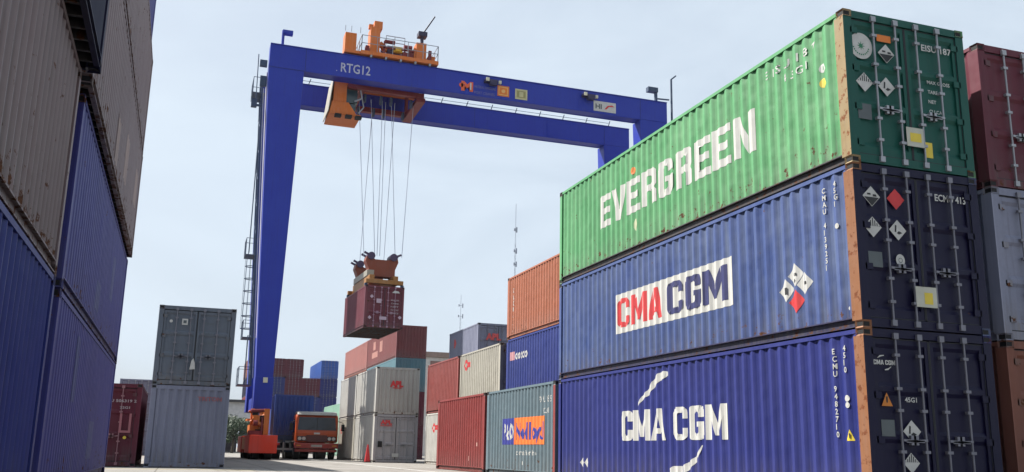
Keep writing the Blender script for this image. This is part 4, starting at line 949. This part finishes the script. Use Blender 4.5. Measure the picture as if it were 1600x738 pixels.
mb = MB(); mb.bar(wsp(0, 1.75, 0.02), wsp(0, 2.5, 0.02), 0.03); mb.bar(wsp(-0.6, 1.76, 0.03), wsp(-0.1, 1.98, 0.03), 0.02); mb.bar(wsp(0.35, 1.76, 0.03), wsp(0.8, 1.98, 0.03), 0.02); mb.build('wiper', DARK, ws)
for s in (-1, 1):
    mb = MB(); mb.box(*sorted((s*1.172, s*1.185)), 0.45, 1.4, 1.6, 2.35); mb.build('side_window', GLS, tk)
    for hx in (0.70, 0.93):
        mb = MB(); mb.tube((s*hx, -0.04, 1.24), (s*hx, -0.115, 1.24), 0.10, 16); hl = mb.build('headlight', flat('headlight_glass', (0.55, 0.52, 0.48), 0.2), tk)
    mb = MB(); mb.box(*sorted((s*0.58, s*1.06)), -0.09, -0.03, 1.10, 1.38); mb.build('headlight_bezel', flat('grille_black', (0.03, 0.02, 0.03)), tk, bevel=0.02)
    mb = MB(); mb.box(*sorted((s*0.85, s*1.1)), -0.235, -0.221, 0.78, 0.86); mb.build('indicator', flat('amber_marking', (0.6, 0.2, 0.02)), tk)
    mb = MB(); mb.bar((s*1.15, 0.2, 2.3), (s*1.42, -0.05, 2.2), 0.03); mb.bar((s*1.42, -0.05, 2.2), (s*1.42, -0.05, 1.7), 0.03); mb.box(s*1.42-0.09, s*1.42+0.09, -0.09, -0.05, 1.72, 2.12); mb.build('mirror', DARK, tk)
    mb = MB(); mb.tube((s*0.98-0.15, 1.0, 0.50), (s*0.98+0.15, 1.0, 0.50), 0.50, 24); wl = mb.build('wheel', RUBBER, tk, bevel=0.03)
    mb = MB(); mb.tube((s*0.98-0.16, 1.0, 0.50), (s*0.98+0.16, 1.0, 0.50), 0.24, 16); mb.build('rim', RODG, wl)
    for y in (5.3, 6.5):
        mb = MB(); mb.tube((s*0.92-0.28, y, 0.50), (s*0.92+0.28, y, 0.50), 0.50, 24); mb.build('wheel', RUBBER, tk, bevel=0.03)
mb = MB(); mb.box(-0.57, 0.57, -0.075, -0.02, 1.06, 1.44)
gr = mb.build('grille', flat('grille_black', (0.03, 0.02, 0.03)), tk)
mb = MB()
for i in range(5): mb.box(-0.55, 0.55, -0.085, -0.076, 1.11+i*0.065, 1.12+i*0.065)
mb.build('grille_slat', TRR, gr)
mb = MB(); mb.box(-0.16, 0.16, -0.105, -0.04, 1.50, 1.60); mb.build('badge', WHITE, tk)
mb = MB(); mb.box(-1.2, 1.2, -0.22, 0.05, 0.66, 0.98); mb.box(-1.15, 1.15, -0.1, 0.2, 0.45, 0.62); mb.build('bumper', paint('dull_red_bumper', (0.36, 0.05, 0.04), 0.3, .3, .5, edge=False), tk, bevel=0.03)
mb = MB(); mb.box(-0.3, 0.3, -0.23, -0.222, 0.74, 0.88); mb.build('number_plate', CREAMG, tk)
mb = MB()
for s in (-0.45, 0.45): mb.box(s-0.07, s+0.07, 0.3, 8.2, 0.75, 1.0)
for y in (2.3, 4.2, 6.0, 8.0): mb.box(-0.4, 0.4, y-0.08, y+0.08, 0.78, 0.95)
mb.box(-0.7, 0.7, 4.8, 6.6, 1.02, 1.18); mb.box(-1.1, -0.6, 2.4, 3.8, 0.45, 0.95); mb.box(0.6, 1.1, 2.4, 3.4, 0.5, 0.95)
mb.build('chassis', TEALD, tk)

tl = thing('container_trailer', 'dark skeletal trailer carrying the blue container behind the truck', 'trailer', (-2.55, 51.5, 0))
mb = MB()
for s in (-0.5, 0.5): mb.box(s-0.07, s+0.07, 0.0, 12.3, 1.05, 1.38)
for y in (0.15, 3.0, 6.0, 9.0, 12.1): mb.box(-1.2, 1.2, y-0.1, y+0.1, 1.2, 1.44)
mb.build('frame', TEALD, tl)
for y in (0.9, 2.2):
    mb = MB(); mb.tube((-0.9, y, 0.5), (0.9, y, 0.5), 0.07, 8); mb.box(-0.5, -0.35, y-0.3, y+0.3, 0.6, 1.04); mb.box(0.35, 0.5, y-0.3, y+0.3, 0.6, 1.04); mb.build('axle', TEALD, tl)
    for s in (-1, 1):
        mb = MB(); mb.tube((s*0.9-0.27, y, 0.5), (s*0.9+0.27, y, 0.5), 0.5, 24); wl = mb.build('wheel', RUBBER, tl, bevel=0.03)
        mb = MB(); mb.tube((s*0.9-0.28, y, 0.5), (s*0.9+0.28, y, 0.5), 0.22, 12); mb.build('rim', STEEL, wl)
mb = MB(); mb.box(-1.0, -0.75, -0.05, 0.0, 0.85, 1.0); mb.box(0.75, 1.0, -0.05, 0.0, 0.85, 1.0); mb.build('tail_light', REDM, tl)
mb = MB(); mb.box(-0.55, -0.45, 0.02, 0.12, 0.45, 1.04); mb.box(0.45, 0.55, 0.02, 0.12, 0.45, 1.04); mb.box(-1.1, 1.1, -0.04, 0.02, 0.55, 0.68); mb.build('bumper', CREAMG, tl)
TRB = paint('mid_blue_paint', (0.028, 0.075, 0.30), 0.3, 0.4, 0.4)
tb = container(-3.77, 51.6, 1.45, L40, TRB, 'blue container loaded on the trailer left of the truck', blank=True, detail=False, group=None)

# traffic cone
cn = thing('traffic_cone', 'small red traffic cone standing before the dirty white doors', 'traffic cone', (0.25, 40.3, 0))
mb = MB(); mb.box(-0.2, 0.2, -0.2, 0.2, 0, 0.05); mb.build('base', RUBBER, cn)
mb = MB(); mb.tube((0, 0, 0.05), (0, 0, 0.95), 0.16, 14, 0.035); mb.build('body', REDM, cn)

# ------------------------------------------------------------------ far background
shed = thing('warehouse', 'long white fronted shed beyond the yard, left of the crane leg', 'warehouse', (-30, 118, 0))
mb = MB(); mb.box(-40, 29.5, 0, 0.4, 3.9, 6.4); mb.build('fascia_wall', flat('white_cladding', (0.62, 0.60, 0.6), 0.7), shed)
mb = MB(); mb.box(-40.5, 30, -0.6, 30, 6.42, 6.7); mb.build('roof', flat('dark_roof', (0.05, 0.05, 0.06), 0.7), shed)
mb = MB(); mb.box(-40, 29.5, 29, 29.5, 0, 6.4); mb.build('rear_wall', flat('dull_cladding', (0.16, 0.15, 0.16), 0.7), shed)
for i in range(15):
    mb = MB(); mb.box(-39.5+i*4.9, -39.2+i*4.9, 0.05, 0.35, 0, 3.88); mb.build('column', flat('dull_cladding', (0.16, 0.15, 0.16), 0.7), shed)
bd = thing('office_building', 'brown and white block behind the stacks, right of the tall dark red container', 'building', (26.5, 112, 0))
mb = MB(); mb.box(-6.0, 6.0, 0, 10, 0, 12.9); mb.build('wall', flat('building_white', (0.6, 0.57, 0.54), 0.8), bd)
mb = MB(); mb.box(-6.3, 6.3, -0.3, 10.3, 12.92, 13.6); mb.build('roof', flat('roof_brown', (0.28, 0.2, 0.17), 0.8), bd)
for i in range(3):
    for j in range(4):
        mb = MB(); mb.box(-4.9+i*3.8, -2.6+i*3.8, -0.06, -0.005, 1.2+j*3.0, 3.4+j*3.0); mb.build('window', flat('brown_panel', (0.24, 0.13, 0.11), 0.6), bd)

def mast(x, y, h, w_, label, arms):
    t = thing('radio_mast', label, 'radio mast', (x, y, 0)); mb = MB()
    cs = [(w_*math.cos(a), w_*math.sin(a)) for a in (R(90), R(210), R(330))]
    for cx, cy in cs: mb.tube((cx, cy, 0), (cx*0.6, cy*0.6, h*0.86), 0.018, 5)
    z = 0; i = 0
    while z < h*0.86-1.2:
        for k in range(3):
            a, b_ = cs[k], cs[(k+1) % 3]; mb.tube((a[0], a[1], z), (b_[0], b_[1], z+1.2), 0.012, 4)
        z += 1.2
    mb.build('lattice', flat('mast_steel', (0.30, 0.34, 0.42), 0.6), t)
    mb = MB(); mb.tube((0, 0, h*0.86), (0, 0, h), 0.04, 5); mb.build('antenna', flat('mast_steel', (0.16, 0.17, 0.2), 0.6), t)
    for z, r in arms:
        mb = MB(); mb.bar((-r, 0, z), (r, 0, z), 0.08); mb.box(-r-0.12, -r+0.12, -0.1, 0.1, z-0.25, z+0.25); mb.box(r-0.12, r+0.12, -0.1, 0.1, z-0.5, z+0.5); mb.build('aerial', flat('mast_steel', (0.16, 0.17, 0.2), 0.6), t)
mast(46.5, 150, 46, 0.16, 'tall thin radio mast rising behind the orange container', [(34.5, 0.2), (37, 0.2), (41, 0.2)])
mast(50.6, 200, 36.5, 0.22, 'shorter radio mast with aerials behind the grey blue container', [(34.0, 0.45), (31.5, 0.5)])

LEAF = flat('leaf_green', (0.045, 0.075, 0.035), 0.7, var=0.45, scale=1.2); BARK = flat('bark', (0.09, 0.07, 0.055), 0.9)
def tree(x, y, h, rw, label, seed):
    rnd = random.Random(seed); t = thing('tree', label, 'tree', (x, y, 0), group='trees at the far edge of the yard')
    mb = MB(); mb.tube((0, 0, 0), (0.1, 0, h*0.45), 0.16, 8, 0.1)
    tips = []
    for i in range(6):
        a = i*1.05+rnd.random(); q = (rw*0.6*math.cos(a), rw*0.6*math.sin(a), h*(0.6+0.25*rnd.random())); mb.tube((0.1, 0, h*0.4), q, 0.07, 6, 0.03); tips.append(q)
    mb.build('trunk', BARK, t)
    mb = MB()
    cl = [(q[0]*1.1, q[1]*1.1, q[2], rw*rnd.uniform(0.35, 0.6)) for q in tips]+[(0, 0, h*0.8, rw*0.6), (0, 0, h*0.55, rw*0.6), (rw*0.5, -0.3, h*0.4, rw*0.4), (-rw*0.5, -0.3, h*0.35, rw*0.45)]
    for cx, cy, cz, r in cl:
        for _ in range(260):
            d = Vector((rnd.gauss(0, 1), rnd.gauss(0, 1), rnd.gauss(0, 0.8))).normalized()*r*rnd.random()**0.4
            p = Vector((cx, cy, cz))+d; s = rnd.uniform(0.06, 0.15)
            a = Vector((rnd.gauss(0, 1), rnd.gauss(0, 1), rnd.gauss(0, 1))).normalized(); b_ = a.orthogonal().normalized()
            mb.add([p-a*s, p+b_*s*0.6, p+a*s, p-b_*s*0.6], [(0, 1, 2, 3)])
    me = finalize(mb, 'crown'); me.materials.append(LEAF); link('crown', me, t)
for i, (x, y, h, rw, lb) in enumerate([(-3.4, 104, 4.4, 1.5, 'dark green tree just left of the crane bogie'), (-5.6, 107, 3.9, 1.4, 'low dark green tree beside the grey pair of containers'), (-1.2, 109, 4.2, 1.6, 'dark green tree behind the crane bogie'), (-4.5, 111, 4.6, 1.9, 'tallest dark green tree between the shed and the crane bogie')]):
    tree(x, y, h, rw, lb, i+3)

# ------------------------------------------------------------------ air
hm = bpy.data.materials.new('haze'); hm.use_nodes = True
hn = hm.node_tree.nodes; hn.clear(); ho = hn.new('ShaderNodeOutputMaterial'); hv = hn.new('ShaderNodeVolumePrincipled')
hv.inputs['Color'].default_value = (0.93, 0.95, 0.98, 1); hv.inputs['Density'].default_value = 0.00012; hv.inputs['Anisotropy'].default_value = 0.2
hm.node_tree.links.new(hv.outputs[0], ho.inputs['Volume'])
hz = MB().box(-120, 140, -60, 260, -1, 52).build('haze', hm); hz['kind'] = 'stuff'; hz['label'] = 'thin pale haze filling the air over the container yard'
